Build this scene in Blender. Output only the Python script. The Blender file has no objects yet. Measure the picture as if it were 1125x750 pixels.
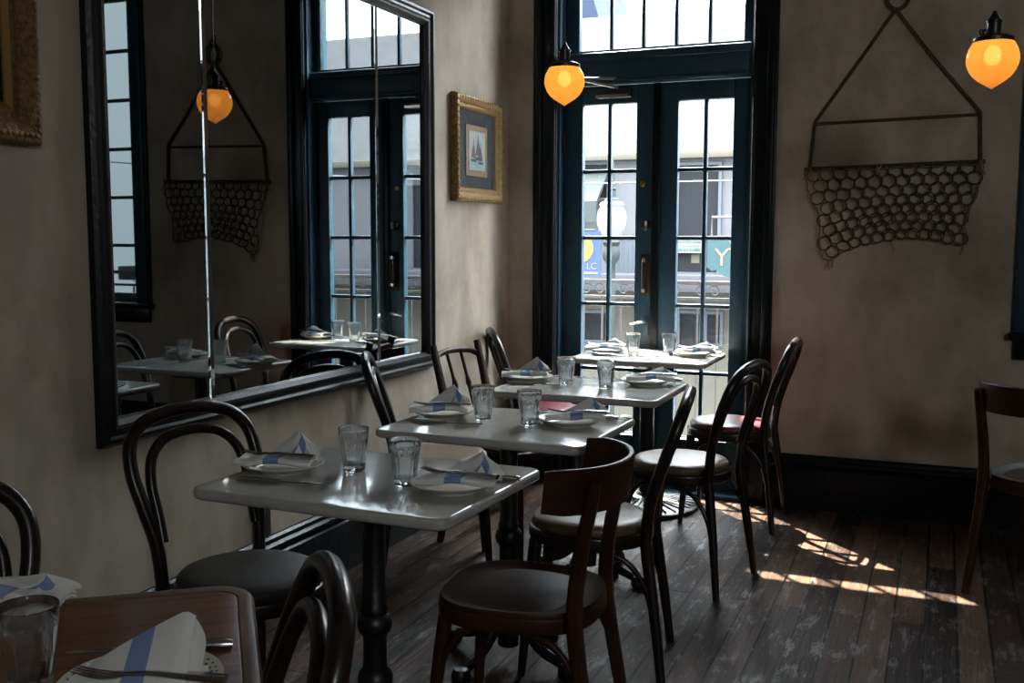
import bpy, bmesh, math, random
from mathutils import Vector, Matrix
random.seed(7)
S = bpy.context.scene
COL = S.collection
PI = math.pi
R = math.radians

# ------------------------------------------------------------------ camera, sky, sun, exposure
cam_d = bpy.data.cameras.new('camera')
cam_d.sensor_width = 36.0
cam_d.lens = 1123.46 / 1125.0 * 36.0
cam_d.clip_start = 0.05
cam_d.clip_end = 200
cam = bpy.data.objects.new('camera', cam_d)
COL.objects.link(cam)
yaw, pit, rol = R(22.6948), R(5.7500), R(0.1308)
fw = Vector((-math.sin(yaw) * math.cos(pit), math.cos(yaw) * math.cos(pit), -math.sin(pit)))
r0 = Vector((math.cos(yaw), math.sin(yaw), 0))
u0 = r0.cross(fw)
rr = r0 * math.cos(rol) + u0 * math.sin(rol)
uu = -r0 * math.sin(rol) + u0 * math.cos(rol)
M = Matrix((rr, uu, -fw)).transposed().to_4x4()
M.translation = (0, 0, 1.36)
cam.matrix_world = M
S.camera = cam

S.view_settings.view_transform = 'Standard'
S.view_settings.look = 'None'
S.view_settings.gamma = 1
S.view_settings.use_curve_mapping = False
S.view_settings.exposure = 0.0

W = bpy.data.worlds.new('sky')
S.world = W
W.use_nodes = True
# bright hazy sky: dim near the horizon, brightest overhead
_n = W.node_tree.nodes
_tc = _n.new('ShaderNodeTexCoord')
_sp = _n.new('ShaderNodeSeparateXYZ')
_rp = _n.new('ShaderNodeValToRGB')
_rp.color_ramp.elements[0].position, _rp.color_ramp.elements[0].color = 0.0, (0.22, 0.235, 0.25, 1)
_rp.color_ramp.elements[1].position, _rp.color_ramp.elements[1].color = 0.85, (1.0, 1.08, 1.16, 1)
_e = _rp.color_ramp.elements.new(0.30)
_e.color = (0.27, 0.29, 0.31, 1)
W.node_tree.links.new(_tc.outputs['Generated'], _sp.inputs[0])
W.node_tree.links.new(_sp.outputs['Z'], _rp.inputs['Fac'])
W.node_tree.links.new(_rp.outputs['Color'], _n['Background'].inputs[0])
W.node_tree.nodes['Background'].inputs[1].default_value = 72.0

sun_d = bpy.data.lights.new('sun', 'SUN')
sun_d.energy = 100
sun_d.color = (1.0, 0.90, 0.76)
sun_d.angle = 0.0093
sun = bpy.data.objects.new('sun', sun_d)
COL.objects.link(sun)
sun.rotation_euler = Vector((0.926, -1.0, -2.07)).to_track_quat('-Z', 'Y').to_euler()
sun.location = (-6, 12, 14)


def portal(loc, sx, sy, rot):
    d = bpy.data.lights.new('daylight_portal', 'AREA')
    d.shape = 'RECTANGLE'
    d.size, d.size_y = sx, sy
    d.cycles.is_portal = True
    o = bpy.data.objects.new('daylight_portal', d)
    COL.objects.link(o)
    o.location, o.rotation_euler = loc, rot
    return o


portal((-1.42, 5.47, 1.45), 1.04, 2.88, (R(-90), 0, 0))
portal((0.68, 5.47, 1.95), .5, 2.0, (R(-90), 0, 0))
portal((2.4, -2.42, 2.6), 1.0, 1.1, (R(90), 0, 0))
S.cycles.max_bounces = 10
S.cycles.diffuse_bounces = 6
S.cycles.glossy_bounces = 5
S.cycles.transmission_bounces = 10
S.cycles.transparent_max_bounces = 16
S.cycles.caustics_refractive = False
S.cycles.caustics_reflective = False
S.cycles.sample_clamp_indirect = 8
S.cycles.use_denoising = True

# ------------------------------------------------------------------ materials
MATS = {}


def mat(name, col, rough=0.5, metal=0.0, spec=0.5, coat=0.0, bump=None, vary=None, emit=None, sheen=0.0, coat_rough=0.08):
    """Principled material; vary=(scale, colour2, detail[, lo, hi]) mottles it with noise, bump=(scale, strength)."""
    m = bpy.data.materials.new(name)
    m.use_nodes = True
    nt = m.node_tree
    b = nt.nodes['Principled BSDF']
    b.inputs['Base Color'].default_value = (*col, 1)
    b.inputs['Roughness'].default_value = rough
    b.inputs['Metallic'].default_value = metal
    b.inputs['Specular IOR Level'].default_value = spec
    b.inputs['Coat Weight'].default_value = coat
    b.inputs['Coat Roughness'].default_value = coat_rough
    b.inputs['Sheen Weight'].default_value = sheen
    tc = nt.nodes.new('ShaderNodeTexCoord')
    if vary:
        n = nt.nodes.new('ShaderNodeTexNoise')
        n.inputs['Scale'].default_value = vary[0]
        n.inputs['Detail'].default_value = vary[2]
        n.inputs['Roughness'].default_value = 0.6
        rp = nt.nodes.new('ShaderNodeValToRGB')
        rp.color_ramp.elements[0].color = (*col, 1)
        rp.color_ramp.elements[1].color = (*vary[1], 1)
        rp.color_ramp.elements[0].position = vary[3] if len(vary) > 3 else 0.35
        rp.color_ramp.elements[1].position = vary[4] if len(vary) > 4 else 0.68
        nt.links.new(tc.outputs['Object'], n.inputs['Vector'])
        nt.links.new(n.outputs['Fac'], rp.inputs['Fac'])
        nt.links.new(rp.outputs['Color'], b.inputs['Base Color'])
    if bump:
        n2 = nt.nodes.new('ShaderNodeTexNoise')
        n2.inputs['Scale'].default_value = bump[0]
        n2.inputs['Detail'].default_value = 6
        bp = nt.nodes.new('ShaderNodeBump')
        bp.inputs['Strength'].default_value = bump[1]
        bp.inputs['Distance'].default_value = 0.01
        nt.links.new(tc.outputs['Object'], n2.inputs['Vector'])
        nt.links.new(n2.outputs['Fac'], bp.inputs['Height'])
        nt.links.new(bp.outputs['Normal'], b.inputs['Normal'])
    if emit:
        b.inputs['Emission Color'].default_value = (*emit[0], 1)
        b.inputs['Emission Strength'].default_value = emit[1]
    MATS[name] = m
    return m


def plaster_mat():
    m = bpy.data.materials.new('mottled_plaster')
    m.use_nodes = True
    nt = m.node_tree
    L = nt.links.new
    b = nt.nodes['Principled BSDF']
    b.inputs['Roughness'].default_value = 0.75
    b.inputs['Specular IOR Level'].default_value = 0.25
    tc = nt.nodes.new('ShaderNodeTexCoord')
    n1 = nt.nodes.new('ShaderNodeTexNoise')
    n1.inputs['Scale'].default_value = 1.6
    n1.inputs['Detail'].default_value = 8
    n1.inputs['Roughness'].default_value = 0.62
    mp = nt.nodes.new('ShaderNodeMapping')
    mp.inputs['Scale'].default_value = (1, 1, 0.35)
    n2 = nt.nodes.new('ShaderNodeTexNoise')
    n2.inputs['Scale'].default_value = 9
    n2.inputs['Detail'].default_value = 6
    L(tc.outputs['Object'], n1.inputs['Vector'])
    L(tc.outputs['Object'], mp.inputs['Vector'])
    L(mp.outputs['Vector'], n2.inputs['Vector'])
    r1 = nt.nodes.new('ShaderNodeValToRGB')
    e = r1.color_ramp.elements
    e[0].position, e[0].color = 0.30, (0.31, 0.25, 0.19, 1)
    e[1].position, e[1].color = 0.72, (0.64, 0.56, 0.455, 1)
    k = r1.color_ramp.elements.new(0.5)
    k.color = (0.50, 0.425, 0.34, 1)
    L(n1.outputs['Fac'], r1.inputs['Fac'])
    r2 = nt.nodes.new('ShaderNodeValToRGB')
    r2.color_ramp.elements[0].position, r2.color_ramp.elements[0].color = 0.3, (0.76, 0.75, 0.735, 1)
    r2.color_ramp.elements[1].position, r2.color_ramp.elements[1].color = 0.7, (1, 1, 1, 1)
    L(n2.outputs['Fac'], r2.inputs['Fac'])
    mx = nt.nodes.new('ShaderNodeMix')
    mx.data_type = 'RGBA'
    mx.blend_type = 'MULTIPLY'
    mx.inputs[0].default_value = 1
    L(r1.outputs['Color'], mx.inputs[6])
    L(r2.outputs['Color'], mx.inputs[7])
    L(mx.outputs[2], b.inputs['Base Color'])
    bp = nt.nodes.new('ShaderNodeBump')
    bp.inputs['Strength'].default_value = 0.12
    bp.inputs['Distance'].default_value = 0.02
    L(n2.outputs['Fac'], bp.inputs['Height'])
    L(bp.outputs['Normal'], b.inputs['Normal'])
    return m


def floor_mat():
    m = bpy.data.materials.new('worn_floorboards')
    m.use_nodes = True
    nt = m.node_tree
    L = nt.links.new
    b = nt.nodes['Principled BSDF']
    tc = nt.nodes.new('ShaderNodeTexCoord')
    mp = nt.nodes.new('ShaderNodeMapping')
    mp.inputs['Rotation'].default_value = (0, 0, R(90))
    L(tc.outputs['Object'], mp.inputs['Vector'])
    br = nt.nodes.new('ShaderNodeTexBrick')
    br.inputs['Scale'].default_value = 1
    br.inputs['Brick Width'].default_value = 1.9
    br.inputs['Row Height'].default_value = 0.105
    br.inputs['Mortar Size'].default_value = 0.0045
    br.inputs['Mortar Smooth'].default_value = 0.2
    br.inputs['Color1'].default_value = (0.012, 0.007, 0.005, 1)
    br.inputs['Color2'].default_value = (0.085, 0.052, 0.036, 1)
    br.inputs['Mortar'].default_value = (0.004, 0.003, 0.003, 1)
    br.offset = 0.37
    L(mp.outputs['Vector'], br.inputs['Vector'])
    ms = nt.nodes.new('ShaderNodeMapping')
    ms.inputs['Scale'].default_value = (26, 1.6, 1)
    L(tc.outputs['Object'], ms.inputs['Vector'])
    g = nt.nodes.new('ShaderNodeTexNoise')
    g.inputs['Scale'].default_value = 1.5
    g.inputs['Detail'].default_value = 9
    g.inputs['Roughness'].default_value = 0.7
    L(ms.outputs['Vector'], g.inputs['Vector'])
    gr = nt.nodes.new('ShaderNodeValToRGB')
    gr.color_ramp.elements[0].position, gr.color_ramp.elements[0].color = 0.30, (0.45, 0.42, 0.40, 1)
    gr.color_ramp.elements[1].position, gr.color_ramp.elements[1].color = 0.70, (1.35, 1.3, 1.25, 1)
    L(g.outputs['Fac'], gr.inputs['Fac'])
    mx = nt.nodes.new('ShaderNodeMix')
    mx.data_type = 'RGBA'
    mx.blend_type = 'MULTIPLY'
    mx.inputs[0].default_value = 1
    L(br.outputs['Color'], mx.inputs[6])
    L(gr.outputs['Color'], mx.inputs[7])
    # worn pale flecks where the finish has been scuffed off
    wn = nt.nodes.new('ShaderNodeTexNoise')
    wn.inputs['Scale'].default_value = 2.3
    wn.inputs['Detail'].default_value = 12
    wn.inputs['Roughness'].default_value = 0.78
    mw = nt.nodes.new('ShaderNodeMapping')
    mw.inputs['Scale'].default_value = (9.0, 2.2, 1)
    L(tc.outputs['Object'], mw.inputs['Vector'])
    L(mw.outputs['Vector'], wn.inputs['Vector'])
    wr = nt.nodes.new('ShaderNodeValToRGB')
    wr.color_ramp.elements[0].position, wr.color_ramp.elements[0].color = 0.535, (0, 0, 0, 1)
    wr.color_ramp.elements[1].position, wr.color_ramp.elements[1].color = 0.60, (0.75, 0.75, 0.75, 1)
    L(wn.outputs['Fac'], wr.inputs['Fac'])
    m2 = nt.nodes.new('ShaderNodeMix')
    m2.data_type = 'RGBA'
    L(wr.outputs['Color'], m2.inputs[0])
    L(mx.outputs[2], m2.inputs[6])
    m2.inputs[7].default_value = (0.070, 0.060, 0.053, 1)
    L(m2.outputs[2], b.inputs['Base Color'])
    rr_ = nt.nodes.new('ShaderNodeMapRange')
    rr_.inputs['To Min'].default_value = 0.24
    rr_.inputs['To Max'].default_value = 0.58
    L(g.outputs['Fac'], rr_.inputs['Value'])
    L(rr_.outputs['Result'], b.inputs['Roughness'])
    sr = nt.nodes.new('ShaderNodeMapRange')
    sr.inputs['To Min'].default_value = 0.09
    sr.inputs['To Max'].default_value = 0.60
    L(wr.outputs['Color'], sr.inputs['Value'])
    L(sr.outputs['Result'], b.inputs['Specular IOR Level'])
    ad = nt.nodes.new('ShaderNodeMath')
    ad.operation = 'MULTIPLY_ADD'
    ad.inputs[1].default_value = 0.8
    L(g.outputs['Fac'], ad.inputs[0])
    iv = nt.nodes.new('ShaderNodeMath')
    iv.operation = 'SUBTRACT'
    iv.inputs[0].default_value = 1
    L(br.outputs['Fac'], iv.inputs[1])
    L(iv.outputs[0], ad.inputs[2])
    bp = nt.nodes.new('ShaderNodeBump')
    bp.inputs['Strength'].default_value = 1.0
    bp.inputs['Distance'].default_value = 0.008
    L(ad.outputs[0], bp.inputs['Height'])
    L(bp.outputs['Normal'], b.inputs['Normal'])
    return m


def pane_mat(name='window_glass', tint=(0.97, 0.985, 0.985)):
    m = bpy.data.materials.new(name)
    m.use_nodes = True
    nt = m.node_tree
    nt.nodes.clear()
    o = nt.nodes.new('ShaderNodeOutputMaterial')
    t = nt.nodes.new('ShaderNodeBsdfTransparent')
    t.inputs[0].default_value = (*tint, 1)
    g = nt.nodes.new('ShaderNodeBsdfGlossy')
    g.inputs['Roughness'].default_value = 0.02
    lw = nt.nodes.new('ShaderNodeLayerWeight')
    lw.inputs['Blend'].default_value = 0.5
    pw_ = nt.nodes.new('ShaderNodeMath')
    pw_.operation = 'POWER'
    pw_.inputs[1].default_value = 4.0
    f = nt.nodes.new('ShaderNodeMath')
    f.operation = 'MULTIPLY_ADD'
    f.inputs[1].default_value = 0.5
    f.inputs[2].default_value = 0.025
    nt.links.new(lw.outputs['Facing'], pw_.inputs[0])
    nt.links.new(pw_.outputs[0], f.inputs[0])
    mx = nt.nodes.new('ShaderNodeMixShader')
    nt.links.new(f.outputs[0], mx.inputs[0])
    nt.links.new(t.outputs[0], mx.inputs[1])
    nt.links.new(g.outputs[0], mx.inputs[2])
    nt.links.new(mx.outputs[0], o.inputs[0])
    return m


def glass_mat():
    m = bpy.data.materials.new('tumbler_glass')
    m.use_nodes = True
    nt = m.node_tree
    nt.nodes.clear()
    o = nt.nodes.new('ShaderNodeOutputMaterial')
    g = nt.nodes.new('ShaderNodeBsdfGlass')
    g.inputs['IOR'].default_value = 1.45
    g.inputs['Roughness'].default_value = 0.0
    g.inputs['Color'].default_value = (0.97, 0.99, 1, 1)
    t = nt.nodes.new('ShaderNodeBsdfTransparent')
    mx = nt.nodes.new('ShaderNodeMixShader')
    mx.inputs[0].default_value = 0.12
    nt.links.new(g.outputs[0], mx.inputs[1])
    nt.links.new(t.outputs[0], mx.inputs[2])
    nt.links.new(mx.outputs[0], o.inputs[0])
    return m


def shade_mat():
    m = bpy.data.materials.new('amber_prismatic_glass')
    m.use_nodes = True
    nt = m.node_tree
    nt.nodes.clear()
    o = nt.nodes.new('ShaderNodeOutputMaterial')
    t = nt.nodes.new('ShaderNodeBsdfTranslucent')
    t.inputs[0].default_value = (1.0, 0.50, 0.13, 1)
    g = nt.nodes.new('ShaderNodeBsdfGlossy')
    g.inputs['Roughness'].default_value = 0.08
    d = nt.nodes.new('ShaderNodeBsdfTransparent')
    d.inputs[0].default_value = (1.0, 0.72, 0.42, 1)
    m1 = nt.nodes.new('ShaderNodeMixShader')
    m1.inputs[0].default_value = 0.06
    m2 = nt.nodes.new('ShaderNodeMixShader')
    m2.inputs[0].default_value = 0.05
    nt.links.new(t.outputs[0], m1.inputs[1])
    nt.links.new(d.outputs[0], m1.inputs[2])
    nt.links.new(m1.outputs[0], m2.inputs[1])
    nt.links.new(g.outputs[0], m2.inputs[2])
    nt.links.new(m2.outputs[0], o.inputs[0])
    return m


def napkin_mat():
    m = bpy.data.materials.new('striped_linen')
    m.use_nodes = True
    nt = m.node_tree
    L = nt.links.new
    b = nt.nodes['Principled BSDF']
    b.inputs['Roughness'].default_value = 0.9
    b.inputs['Specular IOR Level'].default_value = 0.1
    b.inputs['Sheen Weight'].default_value = 0.2
    uv = nt.nodes.new('ShaderNodeUVMap')
    sp = nt.nodes.new('ShaderNodeSeparateXYZ')
    L(uv.outputs['UV'], sp.inputs[0])
    s = nt.nodes.new('ShaderNodeMath')
    s.operation = 'SUBTRACT'
    s.inputs[1].default_value = 0.5
    L(sp.outputs['X'], s.inputs[0])
    a = nt.nodes.new('ShaderNodeMath')
    a.operation = 'ABSOLUTE'
    L(s.outputs[0], a.inputs[0])
    l = nt.nodes.new('ShaderNodeMath')
    l.operation = 'LESS_THAN'
    l.inputs[1].default_value = 0.095
    L(a.outputs[0], l.inputs[0])
    mx = nt.nodes.new('ShaderNodeMix')
    mx.data_type = 'RGBA'
    L(l.outputs[0], mx.inputs[0])
    mx.inputs[6].default_value = (0.84, 0.82, 0.78, 1)
    mx.inputs[7].default_value = (0.25, 0.34, 0.58, 1)
    L(mx.outputs[2], b.inputs['Base Color'])
    tc = nt.nodes.new('ShaderNodeTexCoord')
    n = nt.nodes.new('ShaderNodeTexNoise')
    n.inputs['Scale'].default_value = 120
    bp = nt.nodes.new('ShaderNodeBump')
    bp.inputs['Strength'].default_value = 0.15
    L(tc.outputs['Object'], n.inputs['Vector'])
    L(n.outputs['Fac'], bp.inputs['Height'])
    L(bp.outputs['Normal'], b.inputs['Normal'])
    return m


def wood_top_mat():
    m = bpy.data.materials.new('varnished_tabletop')
    m.use_nodes = True
    nt = m.node_tree
    L = nt.links.new
    b = nt.nodes['Principled BSDF']
    b.inputs['Roughness'].default_value = 0.35
    b.inputs['Specular IOR Level'].default_value = 0.25
    tc = nt.nodes.new('ShaderNodeTexCoord')
    mp = nt.nodes.new('ShaderNodeMapping')
    mp.inputs['Scale'].default_value = (1.5, 22, 22)
    n = nt.nodes.new('ShaderNodeTexNoise')
    n.inputs['Scale'].default_value = 2.2
    n.inputs['Detail'].default_value = 8
    n.inputs['Distortion'].default_value = 1.2
    rp = nt.nodes.new('ShaderNodeValToRGB')
    rp.color_ramp.elements[0].position, rp.color_ramp.elements[0].color = 0.35, (0.085, 0.030, 0.014, 1)
    rp.color_ramp.elements[1].position, rp.color_ramp.elements[1].color = 0.68, (0.23, 0.095, 0.045, 1)
    L(tc.outputs['Object'], mp.inputs['Vector'])
    L(mp.outputs['Vector'], n.inputs['Vector'])
    L(n.outputs['Fac'], rp.inputs['Fac'])
    L(rp.outputs['Color'], b.inputs['Base Color'])
    return m


PLASTER = plaster_mat()
FLOOR = floor_mat()
PANE = pane_mat()
DIMPANE = pane_mat('dimmed_pane_glass', (0.26, 0.28, 0.28))  # tint darkened to cut the daylight coming through the right sash window
GLASS = glass_mat()
AMBER = shade_mat()
LINEN = napkin_mat()
WOODTOP = wood_top_mat()
CEIL = mat('ceiling_plaster', (0.42, 0.40, 0.36), 0.85)
TEAL = mat('teal_door_paint', (0.010, 0.036, 0.058), 0.42, spec=0.35, bump=(30, 0.08), vary=(7, (0.015, 0.050, 0.076), 6))
TRIM = mat('black_green_gloss_trim', (0.004, 0.006, 0.008), 0.28, spec=0.22, bump=(45, 0.18), vary=(40, (0.014, 0.02, 0.025), 8, 0.55, 0.75))
MFRAME = mat('black_lacquered_frame', (0.005, 0.006, 0.007), 0.3, spec=0.35, bump=(60, 0.15))
MIRROR = mat('aged_mirror', (0.27, 0.29, 0.30), 0.012, metal=1.0)
BEVEL = mat('mirror_bevel', (0.80, 0.82, 0.85), 0.03, metal=1.0)
BENT = mat('black_brown_bentwood', (0.008, 0.006, 0.005), 0.30, spec=0.4, coat=0.12, vary=(14, (0.022, 0.012, 0.009), 4))
DWOOD = mat('dark_walnut_chairwood', (0.024, 0.010, 0.006), 0.40, spec=0.14, coat=0.0, vary=(9, (0.056, 0.024, 0.013), 6), coat_rough=0.2)
TAN = mat('tan_leather', (0.105, 0.066, 0.038), 0.40, spec=0.32, bump=(160, 0.08), vary=(6, (0.14, 0.092, 0.055), 4))
OLIVE = mat('dark_olive_leather', (0.028, 0.024, 0.018), 0.5, spec=0.15, bump=(160, 0.08))
MAROON = mat('maroon_leather', (0.10, 0.014, 0.024), 0.38, spec=0.5, bump=(160, 0.08))
IRON = mat('black_cast_iron', (0.008, 0.008, 0.009), 0.38, spec=0.5, bump=(80, 0.15))
RUST = mat('rusted_iron', (0.022, 0.016, 0.012), 0.7, metal=0.2, vary=(30, (0.085, 0.052, 0.028), 5))
TWINE = mat('jute_twine', (0.15, 0.105, 0.06), 0.95, vary=(40, (0.23, 0.17, 0.10), 4))
MARBLE = mat('grey_marble', (0.40, 0.385, 0.355), 0.09, spec=0.5, vary=(5, (0.56, 0.54, 0.50), 9, 0.3, 0.7))
EDGEBAND = mat('table_edge_banding', (0.16, 0.09, 0.055), 0.4)
CHINA = mat('cream_china', (0.70, 0.67, 0.60), 0.14, spec=0.5)
PATTERN = mat('blue_green_transferware', (0.10, 0.12, 0.10), 0.2)
STEEL = mat('stainless_cutlery', (0.62, 0.62, 0.62), 0.20, metal=1.0)
GOLD = mat('antique_gilt', (0.13, 0.075, 0.022), 0.45, metal=0.5, bump=(130, 0.5), vary=(70, (0.34, 0.20, 0.065), 6))
GILTLIP = mat('gilt_inner_lip', (0.34, 0.20, 0.06), 0.35, metal=0.6)
MATBOARD = mat('charcoal_mat_board', (0.025, 0.026, 0.030), 0.5, spec=0.5)
TANBOARD = mat('tan_mat_board', (0.40, 0.24, 0.14), 0.7)
PAINTING = mat('pale_sea_watercolour', (0.50, 0.56, 0.55), 0.6, vary=(16, (0.66, 0.67, 0.60), 4))
PSEA = mat('grey_green_sea', (0.30, 0.38, 0.38), 0.6, vary=(30, (0.44, 0.49, 0.48), 4))
SHIPRED = mat('rust_sail', (0.22, 0.15, 0.12), 0.7)
SHIPDARK = mat('blue_hull', (0.10, 0.12, 0.16), 0.7)
DARKGLASS = mat('dark_glazed_picture', (0.004, 0.005, 0.006), 0.05, spec=0.5)
BRASS = mat('tarnished_brass', (0.30, 0.19, 0.06), 0.35, metal=0.9)
BLACKMET = mat('black_metal', (0.010, 0.009, 0.009), 0.35, spec=0.5)
BROWNPLATE = mat('brown_pull_plate', (0.026, 0.015, 0.011), 0.6, spec=0.2)
NICKEL = mat('worn_nickel', (0.55, 0.54, 0.52), 0.28, metal=1.0)
BULB = mat('lit_bulb', (1, 0.8, 0.5), 0.5, emit=((1.0, 0.62, 0.28), 11))
BLACKPL = mat('black_plastic', (0.010, 0.010, 0.010), 0.4)
# outside
STUCCO = mat('white_stucco', (0.037, 0.0375, 0.041), 0.8, spec=0.05, vary=(1.5, (0.043, 0.0434, 0.046), 4))
CREAM = mat('cream_stucco', (0.038, 0.035, 0.028), 0.8, spec=0.05)
SLATE = mat('pale_slate_roof', (0.021, 0.0213, 0.022), 0.8, spec=0.05, vary=(3, (0.026, 0.026, 0.027), 4))
GREYBLUE = mat('grey_blue_siding', (0.012, 0.016, 0.026), 0.8, spec=0.05)
GREYBAND = mat('grey_cornice', (0.019, 0.019, 0.0215), 0.8, spec=0.1)
DARKWIN = mat('dark_street_window', (0.006, 0.0066, 0.0075), 0.6, spec=0.03)
GREENGREY = mat('green_grey_awning', (0.016, 0.019, 0.018), 0.8, spec=0.1)
SIDING = mat('blue_grey_batten_siding', (0.030, 0.034, 0.040), 0.8, spec=0.1)
LAMPGREEN = mat('weathered_green_lamppost', (0.011, 0.0135, 0.013), 0.7, spec=0.1)
OPAL = mat('opal_globe', (0.075, 0.075, 0.073), 0.6, spec=0.05)
BBLUE = mat('banner_blue', (0.013, 0.021, 0.055), 0.8, spec=0.1)
BYELLOW = mat('banner_yellow', (0.062, 0.050, 0.014), 0.8, spec=0.1)
SWHITE = mat('sign_white', (0.055, 0.057, 0.055), 0.8, spec=0.1)
SGREEN = mat('sign_green', (0.006, 0.03, 0.02), 0.8, spec=0.1)
STEAL = mat('sign_teal', (0.0105, 0.022, 0.024), 0.8, spec=0.1)
SCREAM = mat('sign_cream_letter', (0.057, 0.048, 0.033), 0.8, spec=0.1)
STREET = mat('asphalt', (0.055, 0.055, 0.055), 0.9)
DECK = mat('balcony_boards', (0.52, 0.50, 0.46), 0.8, vary=(5, (0.62, 0.60, 0.56), 5))
RAILM = mat('grey_painted_ironwork', (0.022, 0.023, 0.025), 0.7, spec=0.1)
LEAF = mat('shrub_leaves', (0.018, 0.028, 0.011), 0.8, spec=0.1, vary=(4, (0.027, 0.039, 0.017), 3))


# ------------------------------------------------------------------ object helpers
def link(o, parent=None):
    COL.objects.link(o)
    if parent is not None:
        o.parent = parent
    return o


def obj(name, bm, material, parent=None, smooth=38, loc=None, rotz=None):
    bmesh.ops.recalc_face_normals(bm, faces=bm.faces[:])
    me = bpy.data.meshes.new(name)
    bm.to_mesh(me)
    bm.free()
    if isinstance(material, (list, tuple)):
        for m_ in material:
            me.materials.append(m_)
    else:
        me.materials.append(material)
    if smooth:
        for p in me.polygons:
            p.use_smooth = True
        me.set_sharp_from_angle(angle=R(smooth))
    o = bpy.data.objects.new(name, me)
    link(o, parent)
    if loc is not None:
        o.location = loc
    if rotz is not None:
        o.rotation_euler.z = rotz
    return o


def tag(o, label, cat, group=None, kind=None):
    if label:
        o['label'] = label
    if cat:
        o['category'] = cat
    if group:
        o['group'] = group
    if kind:
        o['kind'] = kind
    return o


def thing(name, label, cat, loc=(0, 0, 0), rotz=0.0, group=None):
    o = bpy.data.objects.new(name, None)
    o.empty_display_size = 0.1
    COL.objects.link(o)
    o.location = loc
    o.rotation_euler = (0, 0, rotz)
    return tag(o, label, cat, group)


def copy_tree(o, parent=None):
    c = o.copy()
    COL.objects.link(c)
    if parent is not None:
        c.parent = parent
    for ch in list(o.children):
        copy_tree(ch, c)
    return c


def dup(o, loc, rotz, label, group=None):
    c = copy_tree(o)
    c.location = loc
    c.rotation_euler = (0, 0, rotz)
    c['label'] = label
    if group:
        c['group'] = group
    return c


def struct(name, bm, material, label, cat, smooth=0, parent=None):
    o = obj(name, bm, material, parent, smooth)
    return tag(o, label, cat, kind='structure')


# ------------------------------------------------------------------ shape helpers
def box(bm, x0, x1, y0, y1, z0, z1, bevel=0.0, seg=2, mi=0, mtx=None):
    vs = [bm.verts.new((x, y, z)) for x in (x0, x1) for y in (y0, y1) for z in (z0, z1)]
    q = [(0, 1, 3, 2), (4, 6, 7, 5), (0, 4, 5, 1), (2, 3, 7, 6), (0, 2, 6, 4), (1, 5, 7, 3)]
    fs = [bm.faces.new([vs[i] for i in f]) for f in q]
    for f in fs:
        f.material_index = mi
    geom_v = vs
    if bevel > 0:
        es = list({e for f in fs for e in f.edges})
        r = bmesh.ops.bevel(bm, geom=es, offset=bevel, segments=seg, affect='EDGES', profile=0.5, material=mi)
        geom_v = list({v for f in r['faces'] for v in f.verts} | {v for v in vs if v.is_valid})
    if mtx is not None:
        bmesh.ops.transform(bm, matrix=mtx, verts=[v for v in geom_v if v.is_valid])
    return geom_v


def bez(pts, n=6, closed=False):
    """Catmull-Rom through the points, n samples per span."""
    P = [Vector(p) for p in pts]
    out = []
    N = len(P)
    spans = N if closed else N - 1
    for i in range(spans):
        p1, p2 = P[i], P[(i + 1) % N]
        p0 = P[(i - 1) % N] if (closed or i > 0) else p1 * 2 - p2
        p3 = P[(i + 2) % N] if (closed or i < N - 2) else p2 * 2 - p1
        for k in range(n):
            t = k / n
            out.append(0.5 * ((2 * p1) + (p2 - p0) * t + (2 * p0 - 5 * p1 + 4 * p2 - p3) * t * t + (3 * p1 - p0 - 3 * p2 + p3) * t ** 3))
    if not closed:
        out.append(P[-1].copy())
    return out


def lerp_list(vals, n):
    out = []
    m_ = len(vals) - 1
    for i in range(n):
        t = i / (n - 1) * m_
        k = min(int(t), m_ - 1)
        out.append(vals[k] + (vals[k + 1] - vals[k]) * (t - k))
    return out


def tube(bm, pts, rad, seg=10, closed=False, flat=1.0, ref=None, square=False, mi=0):
    """Sweep a round (or square / flattened) section along pts; rad is a number or a list spread over the path."""
    n = len(pts)
    P = [Vector(p) for p in pts]
    rads = [rad] * n if isinstance(rad, (int, float)) else lerp_list(list(rad), n)
    rings = []
    prev = None
    for i in range(n):
        a = P[(i - 1) % n] if (closed or i > 0) else P[i]
        c = P[(i + 1) % n] if (closed or i < n - 1) else P[i]
        t = (c - a).normalized()
        if ref is not None:
            s = Vector(ref) - t * t.dot(Vector(ref))
        elif prev is None:
            g = Vector((0, 0, 1)) if abs(t.z) < 0.9 else Vector((1, 0, 0))
            s = g - t * t.dot(g)
        else:
            s = prev - t * t.dot(prev)
        s.normalize()
        prev = s
        w = t.cross(s)
        ring = []
        for k in range(seg):
            an = 2 * PI * k / seg
            ca, sa = math.cos(an), math.sin(an)
            if square:
                q = (abs(ca) ** 5 + abs(sa) ** 5) ** (-1 / 5)
                ca, sa = ca * q, sa * q
            ring.append(bm.verts.new(P[i] + s * (ca * rads[i]) + w * (sa * rads[i] * flat)))
        rings.append(ring)
    m_ = n if closed else n - 1
    for i in range(m_):
        A, B = rings[i], rings[(i + 1) % n]
        off = 0
        if closed and i == n - 1:
            off = min(range(seg), key=lambda o_: (A[0].co - B[o_].co).length)
        for k in range(seg):
            f = bm.faces.new((A[k], A[(k + 1) % seg], B[(k + 1 + off) % seg], B[(k + off) % seg]))
            f.material_index = mi
    if not closed:
        bm.faces.new(list(reversed(rings[0]))).material_index = mi
        bm.faces.new(rings[-1]).material_index = mi


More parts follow.
